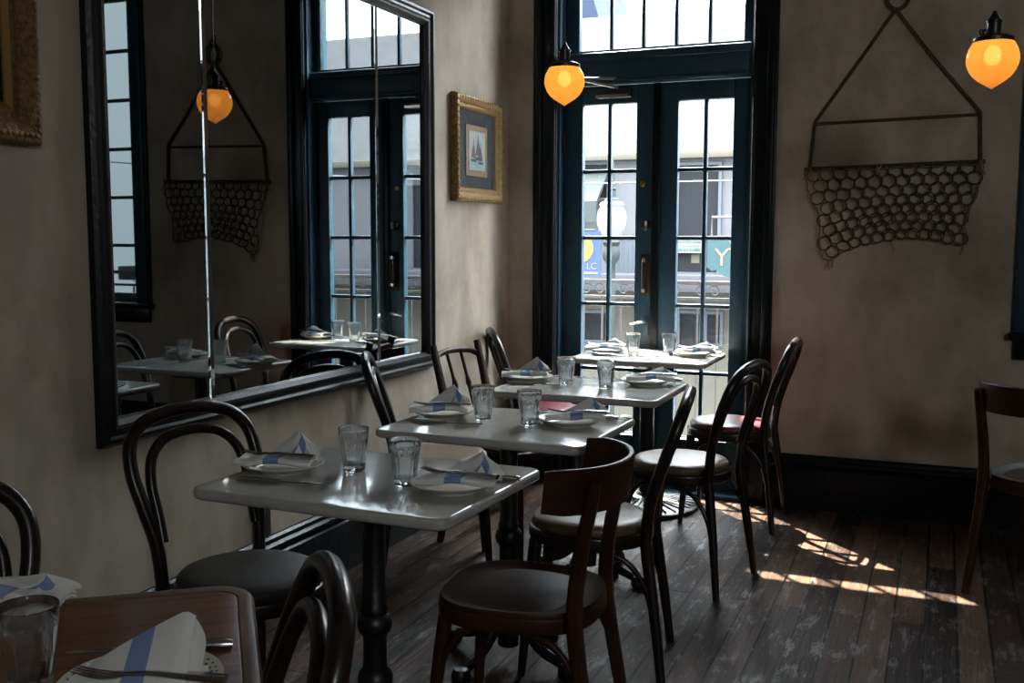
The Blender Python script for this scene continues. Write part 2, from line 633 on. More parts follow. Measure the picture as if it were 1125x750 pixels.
def lathe(bm, prof, seg=24, cx=0, cy=0, sx=1, sy=1, mod=None, mi=0):
    """Revolve (r, z) pairs; r = 0 at an end closes to a point."""
    rings = []
    for (r_, z) in prof:
        if r_ < 1e-6:
            rings.append([bm.verts.new((cx, cy, z))])
        else:
            ring = []
            for k in range(seg):
                a = 2 * PI * k / seg
                q = r_ * (mod(a, z, r_) if mod else 1)
                ring.append(bm.verts.new((cx + q * math.cos(a) * sx, cy + q * math.sin(a) * sy, z)))
            rings.append(ring)
    for i in range(len(rings) - 1):
        A, B = rings[i], rings[i + 1]
        for k in range(seg):
            k2 = (k + 1) % seg
            if len(A) == 1 and len(B) == 1:
                continue
            if len(A) == 1:
                f = bm.faces.new((A[0], B[k], B[k2]))
            elif len(B) == 1:
                f = bm.faces.new((A[k], A[k2], B[0]))
            else:
                f = bm.faces.new((A[k], A[k2], B[k2], B[k]))
            f.material_index = mi
    if len(rings[0]) > 1:
        bm.faces.new(list(reversed(rings[0]))).material_index = mi
    if len(rings[-1]) > 1:
        bm.faces.new(rings[-1]).material_index = mi


def outline_slab(bm, outl, z0, z1, edge=0.006, seg=3, mi=0):
    """A closed outline (list of xy) extruded z0..z1 with rounded-over edges."""
    c = Vector((sum(p[0] for p in outl) / len(outl), sum(p[1] for p in outl) / len(outl)))
    n = len(outl)
    ins = []
    for i in range(n):
        a, b = Vector(outl[i - 1]), Vector(outl[(i + 1) % n])
        t = (b - a)
        nn = Vector((t.y, -t.x)).normalized()
        if nn.dot(Vector(outl[i]) - c) < 0:
            nn = -nn
        ins.append(nn)
    prof = []
    for k in range(seg + 1):
        a = PI / 2 * k / seg
        prof.append((edge * (1 - math.sin(a)), z0 + edge * (1 - math.cos(a))))
    for k in range(seg + 1):
        a = PI / 2 * k / seg
        prof.append((edge * (1 - math.cos(a)), z1 - edge * (1 - math.sin(a))))
    rings = []
    for (d, z) in prof:
        rings.append([bm.verts.new((outl[i][0] - ins[i].x * d, outl[i][1] - ins[i].y * d, z)) for i in range(n)])
    for i in range(len(rings) - 1):
        for k in range(n):
            f = bm.faces.new((rings[i][k], rings[i][(k + 1) % n], rings[i + 1][(k + 1) % n], rings[i + 1][k]))
            f.material_index = mi
    bm.faces.new(list(reversed(rings[0]))).material_index = mi
    bm.faces.new(rings[-1]).material_index = mi


def rrect(w, d, r_, n=6, cx=0, cy=0):
    out = []
    for (sx, sy, a0) in ((1, 1, 0), (-1, 1, 90), (-1, -1, 180), (1, -1, 270)):
        for k in range(n + 1):
            a = R(a0 + 90 * k / n)
            out.append((cx + sx * (w / 2 - r_) + r_ * math.cos(a), cy + sy * (d / 2 - r_) + r_ * math.sin(a)))
    return out


def text_obj(name, body, size, material, parent, loc, rot=(R(90), 0, 0), align='CENTER', depth=0.002):
    cu = bpy.data.curves.new(name, 'FONT')
    cu.body = body
    cu.size = size
    cu.extrude = depth
    cu.align_x = align
    cu.align_y = 'CENTER'
    tmp = bpy.data.objects.new(name + '_tmp', cu)
    COL.objects.link(tmp)
    dg = bpy.context.evaluated_depsgraph_get()
    me = bpy.data.meshes.new_from_object(tmp.evaluated_get(dg))
    bpy.data.objects.remove(tmp)
    me.materials.clear()
    me.materials.append(material)
    o = bpy.data.objects.new(name, me)
    link(o, parent)
    o.location = loc
    o.rotation_euler = rot
    return o


BM = bmesh.new

# ------------------------------------------------------------------ the room
XL, YB, XR, YF, ZC = -2.235, 5.285, 3.2, -2.2, 3.6      # wall faces
TH = 0.22
bm = BM(); box(bm, XL - .3, XR + .3, YF - .3, YB + TH, -0.12, 0)
struct('floor', bm, FLOOR, 'dark worn wide-plank wooden floor', 'floor')
bm = BM(); box(bm, XL - .3, XR + .3, YF - .3, YB + TH, ZC, ZC + .1)
struct('ceiling', bm, CEIL, 'plain plaster ceiling above the dining room', 'ceiling')
bm = BM(); box(bm, XL - .3, XL, YF - .3, YB + TH, 0, ZC)
struct('wall_left', bm, PLASTER, 'mottled beige plaster wall behind the big mirror', 'wall')
DX0, DX1, DZ1 = -1.945, -0.905, 2.93          # door opening
WX0, WX1, WZ0, WZ1 = 0.43, 0.93, 0.93, 2.95   # sash window opening
bm = BM()
for a in ((XL, DX0, 0, ZC), (DX0, DX1, DZ1, ZC), (DX1, WX0, 0, ZC), (WX0, WX1, 0, WZ0), (WX0, WX1, WZ1, ZC), (WX1, XR, 0, ZC)):
    box(bm, a[0], a[1], YB, YB + TH, a[2], a[3])
bmesh.ops.remove_doubles(bm, verts=bm.verts[:], dist=1e-5)
struct('wall_back', bm, PLASTER, 'mottled beige plaster wall around the double doors', 'wall')
bm = BM()
box(bm, XR, XR + .2, YF - .3, YB + TH, 0, ZC)
struct('wall_right', bm, PLASTER, 'plaster wall on the right outside the view', 'wall')
FX0, FX1, FZ0, FZ1 = 1.90, 2.90, 2.05, 3.15   # unseen window behind the camera, added for fill daylight on the back wall
bm = BM()
for a in ((XL, FX0, 0, ZC), (FX1, XR, 0, ZC), (FX0, FX1, 0, FZ0), (FX0, FX1, FZ1, ZC)):
    box(bm, a[0], a[1], YF - .2, YF, a[2], a[3])
struct('wall_front', bm, PLASTER, 'plaster wall behind the camera', 'wall')

# baseboards: tall, with a moulded cap
def baseboard(name, p0, p1, nrm, label):
    bm = BM()
    L_ = (Vector(p1) - Vector(p0)).length
    prof = [(0, 0), (.036, 0), (.036, .205), (.030, .212), (.034, .222), (.040, .232), (.038, .243), (.026, .252), (.022, .266), (.012, .274), (0, .274)]
    d = (Vector(p1) - Vector(p0)).normalized()
    n = Vector(nrm)
    rings = []
    for q in (p0, p1):
        rings.append([bm.verts.new((q[0] + n.x * a, q[1] + n.y * a, z)) for (a, z) in prof])
    for k in range(len(prof)):
        k2 = (k + 1) % len(prof)
        bm.faces.new((rings[0][k], rings[0][k2], rings[1][k2], rings[1][k]))
    bm.faces.new(rings[0]); bm.faces.new(list(reversed(rings[1])))
    return struct(name, bm, TRIM, label, 'baseboard')


baseboard('baseboard_left', (XL, YF), (XL, YB), (1, 0), 'tall glossy black baseboard under the mirror')
baseboard('baseboard_back', (DX1 + .125, YB), (XR, YB), (0, -1), 'tall scuffed black baseboard right of the doors')
baseboard('baseboard_corner', (XL + .04, YB), (DX0 - .135, YB), (0, -1), 'short black baseboard between corner and doors')

# door casing: stepped mouldings on both sides and above
def casing(name, x0, x1, z0, z1, label, step_in):
    bm = BM()
    box(bm, x0, x1, YB - .022, YB, z0, z1, .003)
    w = x1 - x0
    if step_in > 0:        # inner edge on the +x side
        box(bm, x0 + .010, x0 + w * .40, YB - .042, YB - .020, z0, z1, .008, 3)
        box(bm, x1 - .026, x1 - .006, YB - .034, YB - .020, z0, z1, .006, 3)
    else:
        box(bm, x1 - w * .40, x1 - .010, YB - .042, YB - .020, z0, z1, .008, 3)
        box(bm, x0 + .006, x0 + .026, YB - .034, YB - .020, z0, z1, .006, 3)
    return struct(name, bm, TRIM, label, 'door casing', 38)


casing('trim_1', DX0 - .135, DX0, 0, 3.06, 'glossy black moulded casing left of the double doors', 1)
casing('trim_2', DX1, DX1 + .125, 0, 3.06, 'glossy black moulded casing right of the double doors', -1)
bm = BM()
box(bm, DX0, DX1, YB - .022, YB, DZ1, 3.06, .003)
struct('trim_3', bm, TRIM, 'black head casing above the transom', 'door casing')
bm = BM()
box(bm, DX0, DX0 + .012, YB, YB + TH, 0, DZ1)
box(bm, DX1 - .012, DX1, YB, YB + TH, 0, DZ1)
box(bm, DX0, DX1, YB, YB + TH, DZ1 - .012, DZ1)
box(bm, DX0 + .012, DX0 + .030, YB + .125, YB + .16, 0, DZ1)
box(bm, DX1 - .030, DX1 - .012, YB + .125, YB + .16, 0, DZ1)
box(bm, DX0, DX1, YB - .03, YB + TH, 0, .022, .004)
struct('trim_4', bm, TEAL, 'dark teal door jamb and threshold of the double doors', 'door jamb')

# --- double doors, transom
YD = YB + .070          # room face of the leaves
DT = .045


def glazed(name, x0, x1, z0, z1, cols, rows, stile_l, stile_r, rail_b, rail_t, mw, y0, t, material, label, cat, pane=None):
    """A glazed leaf: frame with chamfered sticking, muntin grid, one pane mesh."""
    bm = BM()
    gx0, gx1, gz0, gz1 = x0 + stile_l, x1 - stile_r, z0 + rail_b, z1 - rail_t
    box(bm, x0, gx0, y0, y0 + t, z0, z1, .003)
    box(bm, gx1, x1, y0, y0 + t, z0, z1, .003)
    box(bm, gx0, gx1, y0, y0 + t, z0, gz0, .003)
    box(bm, gx0, gx1, y0, y0 + t, gz1, z1, .003)
    o = obj(name, bm, material, None, 38)
    tag(o, label, cat, kind='structure')
    bm = BM()
    for i in range(1, cols):
        x = gx0 + (gx1 - gx0) * i / cols
        box(bm, x - mw / 2, x + mw / 2, y0 + .006, y0 + t - .006, gz0, gz1, .005, 2)
    for j in range(1, rows):
        z = gz0 + (gz1 - gz0) * j / rows
        box(bm, gx0, gx1, y0 + .008, y0 + t - .008, z - mw / 2, z + mw / 2, .005, 2)
    obj('muntin_grid', bm, material, o, 38)
    bm = BM()
    box(bm, gx0 - .004, gx1 + .004, y0 + t * .5 - .0015, y0 + t * .5 + .0015, gz0 - .004, gz1 + .004)
    obj('glass_panes', bm, pane or PANE, o, 0)
    return o


LZ0, LZ1 = .024, 2.175
XM = -1.412
door1 = glazed('door_1', DX0 + .014, XM - .002, LZ0, LZ1, 2, 5, .106, .110, .265, .095, .022, YD, DT, TEAL, 'left leaf of the teal glazed double doors with pull handle', 'door')
door2 = glazed('door_2', XM + .002, DX1 - .014, LZ0, LZ1, 2, 5, .112, .092, .265, .095, .022, YD, DT, TEAL, 'right leaf of the teal glazed double doors', 'door')
bm = BM()
box(bm, XM - .022, XM + .022, YD - .014, YD, LZ0, LZ1, .004)
obj('astragal', bm, TRIM, door2, 38)
bm = BM()
box(bm, DX0 + .012, DX1 - .012, YB + .03, YB + .17, 2.182, 2.335, .004)
box(bm, DX0 + .012, DX1 - .012, YB + .018, YB + .04, 2.30, 2.345, .008, 3)
box(bm, DX0 + .012, DX1 - .012, YB + .022, YB + .04, 2.184, 2.205, .005, 2)
struct('trim_5', bm, TEAL, 'dark teal transom bar above the double doors', 'transom bar', 38)
transom = glazed('window_1', DX0 + .012, DX1 - .012, 2.336, 2.918, 5, 1, .085, .050, .030, .080, .020, YD, .04, TEAL, 'five pane transom window above the double doors', 'window')

# hardware on the left leaf
bm = BM()
lathe(bm, [(0, 0), (.026, 0), (.030, .006), (.030, .014), (.022, .020), (0, .020)], 24)
o = obj('deadbolt', bm, BLACKMET, door1); o.location = (-1.468, YD, 1.435); o.rotation_euler = (R(90), 0, R(20))
o['label'] = 'round black deadbolt thumb turn'
bm = BM()
box(bm, -.007, .007, -.020, .020, .018, .034, .003)
obj('thumb_turn', bm, NICKEL, o)
bm = BM()
lathe(bm, [(0, 0), (.014, 0), (.016, .004), (.012, .010), (0, .010)], 18)
o = obj('lock_cylinder', bm, BRASS, door1); o.location = (-1.485, YD, 1.652); o.rotation_euler = (R(90), 0, 0)
bm = BM()
box(bm, -.030, .030, 0, .006, -.115, .115, .004)
o = obj('pull_plate', bm, BROWNPLATE, door1); o.location = (-1.462, YD - .006, 1.165)
bm = BM()
tube(bm, bez([(0, 0, -.085), (0, -.032, -.080), (0, -.036, 0), (0, -.032, .080), (0, 0, .085)], 5), .011, 10)
o2 = obj('pull_handle', bm, BROWNPLATE, o)
o2.location = (0, 0, 0)
bm = BM()
for s in (-1, 1):
    box(bm, -.009, .009, -.046, -.020, s * .080 - .010, s * .080 + .010, .004)
obj('handle_ferrule', bm, NICKEL, o)
bm = BM()
box(bm, -.014, .014, 0, .006, -.060, .050, .003)
o = obj('latch_plate', bm, TEAL, door1); o.location = (-1.455, YD - .006, .900)
bm = BM()
tube(bm, bez([(0, 0, .015), (0, -.035, .015), (-.03, -.045, .012), (-.075, -.043, .002)], 5), [.008, .008, .0065, .005], 10)
obj('lever', bm, NICKEL, o)
bm = BM()
for zc in (.30, 1.05, 1.87):
    tube(bm, [(DX0 + .016, YD - .006, zc - .05), (DX0 + .016, YD - .006, zc + .05)], .008, 10)
obj('hinge', bm, BLACKMET, door1)
# closer: body on the leaf, elbow arm up to the transom bar
bm = BM()
box(bm, -1.735, -1.545, YD - .045, YD - .002, 2.105, 2.150, .006, 2)
cl = obj('door_closer', bm, BLACKMET, door1)
bm = BM()
box(bm, -1.74, -1.56, YD - .048, YD - .046, 2.108, 2.122, .0)
obj('closer_cover', bm, NICKEL, cl)
bm = BM()
tube(bm, [(-1.62, YD - .03, 2.158), (-1.79, YB - .10, 2.190)], .008, 8, flat=.5)
tube(bm, [(-1.79, YB - .10, 2.195), (-1.63, YB + .03, 2.205)], .008, 8, flat=.5)
obj('closer_arm', bm, NICKEL, cl)

# --- sash window at the right edge
bm = BM()
box(bm, WX0 - .115, WX0, YB - .022, YB, WZ0, WZ1 + .12, .003)
box(bm, WX0 - .108, WX0 - .060, YB - .040, YB - .020, WZ0, WZ1 + .12, .008, 3)
struct('trim_6', bm, TEAL, 'dark teal casing at the left side of the sash window', 'window casing', 38)
bm = BM()
box(bm, WX1, WX1 + .115, YB - .03, YB, WZ0, WZ1 + .12, .003)
struct('trim_7', bm, TEAL, 'dark teal casing at the right side of the sash window', 'window casing', 38)
bm = BM()
box(bm, WX0 - .13, WX1 + .13, YB - .060, YB + .02, WZ0 - .030, WZ0, .006, 3)
box(bm, WX0 - .105, WX1 + .105, YB - .026, YB, WZ0 - .125, WZ0 - .030, .004)
struct('trim_8', bm, TRIM, 'dark sill of the sash window', 'window sill', 38)
sash = glazed('window_2', WX0, WX1, WZ0, WZ1, 1, 6, .080, .045, .060, .05, .022, YB + .06, .045, TEAL, 'tall many paned sash window at the right edge', 'window', DIMPANE)

glazed('fill_window', FX0, FX1, FZ0, FZ1, 2, 2, .05, .05, .06, .05, .025, YF - .12, .04, TEAL, 'added teal sash window behind the camera for fill daylight', 'window')

# ------------------------------------------------------------------ the mirror
MY0, MY1, MZ0, MZ1 = 2.225, 4.335, .752, 2.405
mir = thing('mirror', 'huge black framed wall mirror with two bright vertical seams above the tables', 'mirror', (XL, 0, 0))
bm = BM()
# frame profile (distance inward from outer edge, height off the wall)
prof = [(0, .0), (0, .022), (.010, .034), (.022, .036), (.030, .026), (.040, .026), (.050, .032), (.060, .030), (.074, .012), (.074, 0)]
rings = []
for (d, h) in prof:
    rings.append([bm.verts.new((h, y, z)) for (y, z) in ((MY0 + d, MZ0 + d), (MY1 - d, MZ0 + d), (MY1 - d, MZ1 - d), (MY0 + d, MZ1 - d))])
for i in range(len(rings) - 1):
    for k in range(4):
        bm.faces.new((rings[i][k], rings[i][(k + 1) % 4], rings[i + 1][(k + 1) % 4], rings[i + 1][k]))
obj('frame', bm, MFRAME, mir, 25)
cuts = [MY0 + .074, 2.735, 3.838, MY1 - .070]
for i in range(3):
    a, b = cuts[i] + .001, cuts[i + 1] - .001
    z0, z1 = MZ0 + .070, MZ1 - .070
    bw, d0, d1 = .013, .0048, .0060
    bm = BM()
    vs = [bm.verts.new(p) for p in ((d1, a + bw, z0 + bw), (d1, b - bw, z0 + bw), (d1, b - bw, z1 - bw), (d1, a + bw, z1 - bw))]
    bm.faces.new(vs)
    pn = obj('mirror_panel', bm, MIRROR, mir, 0)
    bm = BM()
    I = [bm.verts.new(p) for p in ((d1, a + bw, z0 + bw), (d1, b - bw, z0 + bw), (d1, b - bw, z1 - bw), (d1, a + bw, z1 - bw))]
    O = [bm.verts.new(p) for p in ((d0 - .002, a, z0), (d0 - .002, b, z0), (d0 - .002, b, z1), (d0 - .002, a, z1))]
    for k in range(4):
        bm.faces.new((O[k], O[(k + 1) % 4], I[(k + 1) % 4], I[k]))
    obj('bevelled_edge', bm, BEVEL, pn, 0)

# ------------------------------------------------------------------ pictures
def picture(name, y0, y1, z0, z1, fw_, depth, label, builder):
    t = thing(name, label, 'picture', (XL + .004, 0, 0))
    bm = BM()
    prof = [(0, 0), (0, depth * .55), (fw_ * .10, depth * .9), (fw_ * .26, depth), (fw_ * .45, depth * .8), (fw_ * .62, depth * .55), (fw_ * .7, depth * .6), (fw_ * .78, depth * .5)]
    rings = []
    for (d, h) in prof:
        rings.append([bm.verts.new((h, y, z)) for (y, z) in ((y0 + d, z0 + d), (y1 - d, z0 + d), (y1 - d, z1 - d), (y0 + d, z1 - d))])
    for i in range(len(rings) - 1):
        for k in range(4):
            bm.faces.new((rings[i][k], rings[i][(k + 1) % 4], rings[i + 1][(k + 1) % 4], rings[i + 1][k]))
    # carved leaf beads on the high moulding
    q = fw_ * .22
    for (A, B) in (((y0 + q, z0 + q), (y1 - q, z0 + q)), ((y1 - q, z0 + q), (y1 - q, z1 - q)), ((y1 - q, z1 - q), (y0 + q, z1 - q)), ((y0 + q, z1 - q), (y0 + q, z0 + q))):
        Lg = math.hypot(B[0] - A[0], B[1] - A[1])
        nb = max(3, int(Lg / (fw_ * .42 if fw_ < .09 else .017)))
        for k in range(nb):
            s = (k + .5) / nb
            c = Vector((depth * .98, A[0] + (B[0] - A[0]) * s, A[1] + (B[1] - A[1]) * s))
            r_ = min(fw_ * .15, .0085)
            bmesh.ops.create_icosphere(bm, subdivisions=1, radius=r_, matrix=Matrix.Translation(c) @ Matrix.Diagonal((.5, 1, 1, 1)))
    obj('frame', bm, GOLD, t, 50)
    bm = BM()
    rings = []
    for (d, h) in ((fw_ * .76, depth * .52), (fw_ * .80, depth * .56), (fw_ * .95, depth * .40), (fw_, depth * .2)):
        rings.append([bm.verts.new((h, y, z)) for (y, z) in ((y0 + d, z0 + d), (y1 - d, z0 + d), (y1 - d, z1 - d), (y0 + d, z1 - d))])
    for i in range(len(rings) - 1):
        for k in range(4):
            bm.faces.new((rings[i][k], rings[i][(k + 1) % 4], rings[i + 1][(k + 1) % 4], rings[i + 1][k]))
    obj('inner_lip', bm, GILTLIP, t, 30)
    builder(t, y0 + fw_ * .96, y1 - fw_ * .96, z0 + fw_ * .96, z1 - fw_ * .96, depth)
    return t


def seascape(t, y0, y1, z0, z1, depth):
    bm = BM(); box(bm, .001, depth * .25, y0, y1, z0, z1)
    obj('mat_board', bm, MATBOARD, t, 0)
    x = depth * .25
    yc, zc = (y0 + y1) / 2 - .010, (z0 + z1) / 2 - .004
    w, h = .130, .128
    bm = BM(); box(bm, x, x + .004, yc - w, yc + w, zc - h, zc + h, .001)
    tb = obj('inner_mat', bm, TANBOARD, t, 0)
    w, h = .098, .098
    bm = BM(); box(bm, x + .004, x + .0055, yc - w, yc + w, zc - h, zc + h)
    p = obj('painting', bm, PAINTING, t, 0)
    bm = BM(); box(bm, x + .0055, x + .0062, yc - w, yc + w, zc - h, zc - h * .45)
    obj('sea', bm, PSEA, p, 0)

    def ship(yo, zo, s):
        bm = BM()
        for (pts, mi) in ((((-.034, 0), (.034, 0), (.026, -.014), (-.028, -.014)), 1), (((-.002, .004), (-.002, .090), (-.030, .010)), 0), (((.004, .004), (.004, .072), (.026, .008)), 0), (((-.003, 0), (.001, 0), (.001, .100), (-.003, .100)), 1)):
            vs = [bm.verts.new((x + .0068, yo + a * s, zo + b * s)) for (a, b) in pts]
            f = bm.faces.new(vs); f.material_index = mi
            r_ = bmesh.ops.extrude_face_region(bm, geom=[f])
            bmesh.ops.translate(bm, vec=(.0006, 0, 0), verts=[v for v in r_['geom'] if isinstance(v, bmesh.types.BMVert)])
        obj('painted_ship', bm, [SHIPRED, SHIPDARK], p, 0)
    ship(yc - .045, zc - .042, 1.0)
    ship(yc + .042, zc - .052, .95)
    ship(yc + .012, zc - .030, 1.15)
    bm = BM(); box(bm, depth * .40, depth * .40 + .002, y0, y1, z0, z1)
    obj('glazing', bm, PANE, t, 0)


picture('framed_picture', 4.552, 5.128, 1.545, 2.070, .072, .040, 'small gilt framed seascape with ships beside the double doors', seascape)


def dark_picture(t, y0, y1, z0, z1, depth):
    bm = BM(); box(bm, .001, depth * .3, y0, y1, z0, z1)
    obj('dark_canvas', bm, DARKGLASS, t, 0)


picture('framed_picture', 1.15, 2.045, 1.60, 2.75, .105, .050, 'large gilt framed dark picture cut off at the top left', dark_picture)

# black outlet on the left wall
t = thing('wall_outlet', 'black outlet plate low on the wall behind the front chair', 'outlet', (XL, 3.0, .335))
bm = BM(); box(bm, 0, .012, -.036, .036, -.058, .058, .004)
obj('cover_plate', bm, BLACKPL, t)
for s in (-1, 1):
    bm = BM(); box(bm, .011, .016, -.016, .016, s * .026 - .014, s * .026 + .014, .003)
    obj('socket', bm, BLACKPL, t)

# ------------------------------------------------------------------ pendant lamps
def pendant():
    t = thing('pendant_lamp', '', 'lamp', (0, 0, 0))
    prof = [(.0, -.079), (.006, -.075), (.020, -.066), (.040, -.053), (.057, -.038), (.068, -.022), (.0755, -.002), (.0780, .012), (.0765, .030), (.071, .048), (.064, .060), (.060, .068)]

    def ribs(a, z, r_):
        return 1 + .012 * math.cos(a * 36)
    bm = BM()
    fine = []
    for i in range(len(prof) - 1):
        for k in range(3):
            s = k / 3
            fine.append((prof[i][0] * (1 - s) + prof[i + 1][0] * s, prof[i][1] * (1 - s) + prof[i + 1][1] * s))
    fine.append(prof[-1])
    rings = []
    lathe(bm, fine, 72, mod=ribs)
    tops = [f for f in bm.faces if len(f.verts) > 8]
    bmesh.ops.delete(bm, geom=tops, context='FACES_ONLY')
    obj('globe_shade', bm, AMBER, t, 60)
    bm = BM()
    bmesh.ops.create_uvsphere(bm, u_segments=16, v_segments=10, radius=.026)
    bmesh.ops.scale(bm, vec=(1, 1, 1.2), verts=bm.verts[:])
    o = obj('bulb', bm, BULB, t); o.location = (0, 0, .026)
    bm = BM()
    lathe(bm, [(.0, .058), (.020, .058), (.050, .064), (.060, .066), (.0615, .070), (.060, .080), (.045, .088), (.024, .092), (0, .092)], 32)
    obj('shade_holder', bm, BLACKMET, t)
    bm = BM()
    lathe(bm, [(0, .090), (.020, .090), (.021, .096), (.021, .128), (.024, .130), (.024, .134), (.018, .140), (.010, .152), (.006, .164), (0, .164)], 24)
    so = obj('socket', bm, BLACKMET, t)
    bm = BM()
    tube(bm, [(-.018, 0, .108), (-.038, 0, .108)], .003, 8)
    lathe(bm, [(0, -.004), (.007, -.004), (.007, .004), (0, .004)], 12)
    bmesh.ops.translate(bm, vec=(-.040, 0, .108), verts=bm.verts[-24:])
    obj('turn_key', bm, BLACKMET, so)
    bm = BM()
    tube(bm, [(0, 0, .160), (0, 0, ZC - 1.965)], .0032, 8)
    obj('cord', bm, BLACKMET, t)
    bm = BM()
    lathe(bm, [(0, ZC - 1.99), (.05, ZC - 1.985), (.055, ZC - 1.96), (.055, ZC - 1.955), (0, ZC - 1.955)], 24)
    obj('ceiling_canopy', bm, BLACKMET, t)
    return t


p1 = pendant()
p1.location = (-1.386, 3.84, 1.955)
p1['label'] = 'amber glass pendant lamp hanging in front of the double doors'
p1['group'] = 'amber pendant lamps'
p2 = dup(p1, (.125, 3.655, 1.915), R(-15), 'amber glass pendant lamp hanging right of the ring net', 'amber pendant lamps')
for ch in p2.children:
    if ch.name.startswith(('cord', 'ceiling_canopy')):
        ch.location.z = .04
for ch in p1.children:
    if ch.name.startswith(('cord', 'ceiling_canopy')):
        ch.location.z = 0.0

# ------------------------------------------------------------------ oyster dredge net on the back wall
net = thing('ring_net', 'old iron ring net hanging from a triangular iron frame on the back wall', 'net', (0, YB - .012, 0))
bm = BM()
ring_c = Vector((-.238, 0, 2.492))
tube(bm, [(ring_c.x + .048 * math.cos(a), -.012, ring_c.z + .055 * math.sin(a)) for a in [2 * PI * k / 28 for k in range(28)]], .010, 8, closed=True)
obj('hanging_ring', bm, RUST, net)
bm = BM()
tube(bm, bez([(-.246, 0, 2.440), (-.42, 0, 2.185), (-.580, 0, 1.955), (-.598, 0, 1.920), (-.604, 0, 1.86), (-.617, 0, 1.708)], 5), .0085, 8)
tube(bm, bez([(-.246, 0, 2.440), (-.06, 0, 2.19), (.122, 0, 1.968), (.138, 0, 1.935), (.142, 0, 1.87), (.150, 0, 1.722)], 5), .0085, 8)
tube(bm, [(-.600, 0, 1.921), (.139, 0, 1.936)], .0075, 8)
obj('hanger_frame', bm, RUST, net)
bm = BM()
tube(bm, [(-.640, 0, 1.702), (.170, 0, 1.720)], .0105, 10)
obj('net_bar', bm, RUST, net)
bm = BM()
NC, NR = 12, 8
random.seed(3)


def netpt(u, v):
    """u 0..1 across, v 0..1 down: the net narrows and sags towards a ragged hem."""
    xl = -.628 + .095 * v - .01 * math.sin(v * 9)
    xr = .158 - .062 * v + .012 * math.sin(v * 7)
    x = xl + (xr - xl) * u
    drop = .415 - .055 * math.sin(PI * min(1, max(0, (u - .1) / .9))) - .030 * u + .03 * math.exp(-((u - .03) / .06) ** 2)
    z = 1.700 + .018 * u - drop * v - .012 * math.sin(PI * u) * math.sin(PI * v)
    y = -.014 - .020 * math.sin(PI * v) * (0.6 + .4 * math.sin(u * 11)) + .004 * math.sin(u * 23 + v * 17)
    return Vector((x, y, z))


for j in range(NR):
    for i in range(NC):
        u = (i + .5 + (.5 if j % 2 else 0)) / (NC + .5)
        v = (j + .5) / NR
        if u > .985:
            continue
        c = netpt(u, v)
        rx, rz = .0320 + random.uniform(-.002, .003), .0305 + random.uniform(-.003, .003)
        tl = random.uniform(-.35, .35)
        if j == NR - 1:
            rz *= random.uniform(.6, 1.1)
        pts = []
        for k in range(18):
            a = 2 * PI * k / 18
            pts.append((c.x + rx * math.cos(a), c.y + .006 * math.sin(a + tl * 4), c.z + rz * math.sin(a) + .006 * tl * math.cos(a)))
        tube(bm, pts, .0034, 6, closed=True)
obj('iron_rings', bm, RUST, net)
bm = BM()
for e in (0, 1):
    for k in range(2):
        pts = [netpt(e, s / 14) + Vector((random.uniform(-.008, .008), -.004 * k, random.uniform(-.005, .005))) for s in range(15)]
        tube(bm, pts, .0030, 6)
pts = [netpt(s / 30, 1.0) + Vector((0, 0, random.uniform(-.012, .010))) for s in range(31)]
tube(bm, pts, .0032, 6)
pts = [netpt(s / 30, .03) + Vector((0, -.002, random.uniform(-.003, .008))) for s in range(31)]
tube(bm, pts, .0032, 6)
for u in (.0, .42, .44, .46, .99, 1.0, .1, .02):
    b0 = netpt(u, .0) + Vector((0, -.012, .012))
    tube(bm, [b0, b0 + Vector((random.uniform(-.02, .02), -.004, -.03)), b0 + Vector((random.uniform(-.03, .03), 0, -.05 - random.random() * .03))], .0028, 6)
for u in (.03, .05, .08, .5, .97):
    b0 = netpt(u, 1.0)
    tube(bm, [b0, b0 + Vector((random.uniform(-.01, .01), 0, -.02)), b0 + Vector((random.uniform(-.015, .015), 0, -.04 - .02 * random.random()))], .0024, 6)
obj('jute_lacing', bm, TWINE, net)
t = thing('wall_hook', 'iron wall hook holding the ring of the net', 'hook', (-.238, YB, 2.545))
bm = BM()
tube(bm, bez([(0, 0, .03), (0, -.028, .028), (0, -.044, .008), (0, -.036, -.008), (0, -.020, -.006)], 5), .006, 8)
obj('hook', bm, RUST, t)
bm = BM(); box(bm, -.015, .015, -.005, 0, .0, .065, .002)
obj('hook_plate', bm, RUST, t)


# ------------------------------------------------------------------ tables
def foot_shape(bm, a, r_out):
    ca, sa = math.cos(a), math.sin(a)
    P = [(.026, .240), (.045, .175), (.085, .105), (.140, .060), (.195, .042), (r_out, .030)]
    pts = bez([(p[0] * ca, p[0] * sa, p[1]) for p in P], 5)
    tube(bm, pts, [.020, .024, .021, .018, .016, .015], 10, flat=.75, ref=(0, 0, 1))
    # scroll knuckle and round pad
    lathe(bm, [(0, .0), (.024, .0), (.030, .010), (.030, .030), (.022, .046), (0, .052)], 16, r_out * ca, r_out * sa)
    for (q, z, s) in ((.085, .128, .014), (.060, .150, .012), (.145, .080, .011)):
        bmesh.ops.create_icosphere(bm, subdivisions=2, radius=s, matrix=Matrix.Translation((q * ca, q * sa, z)))


TT = .777


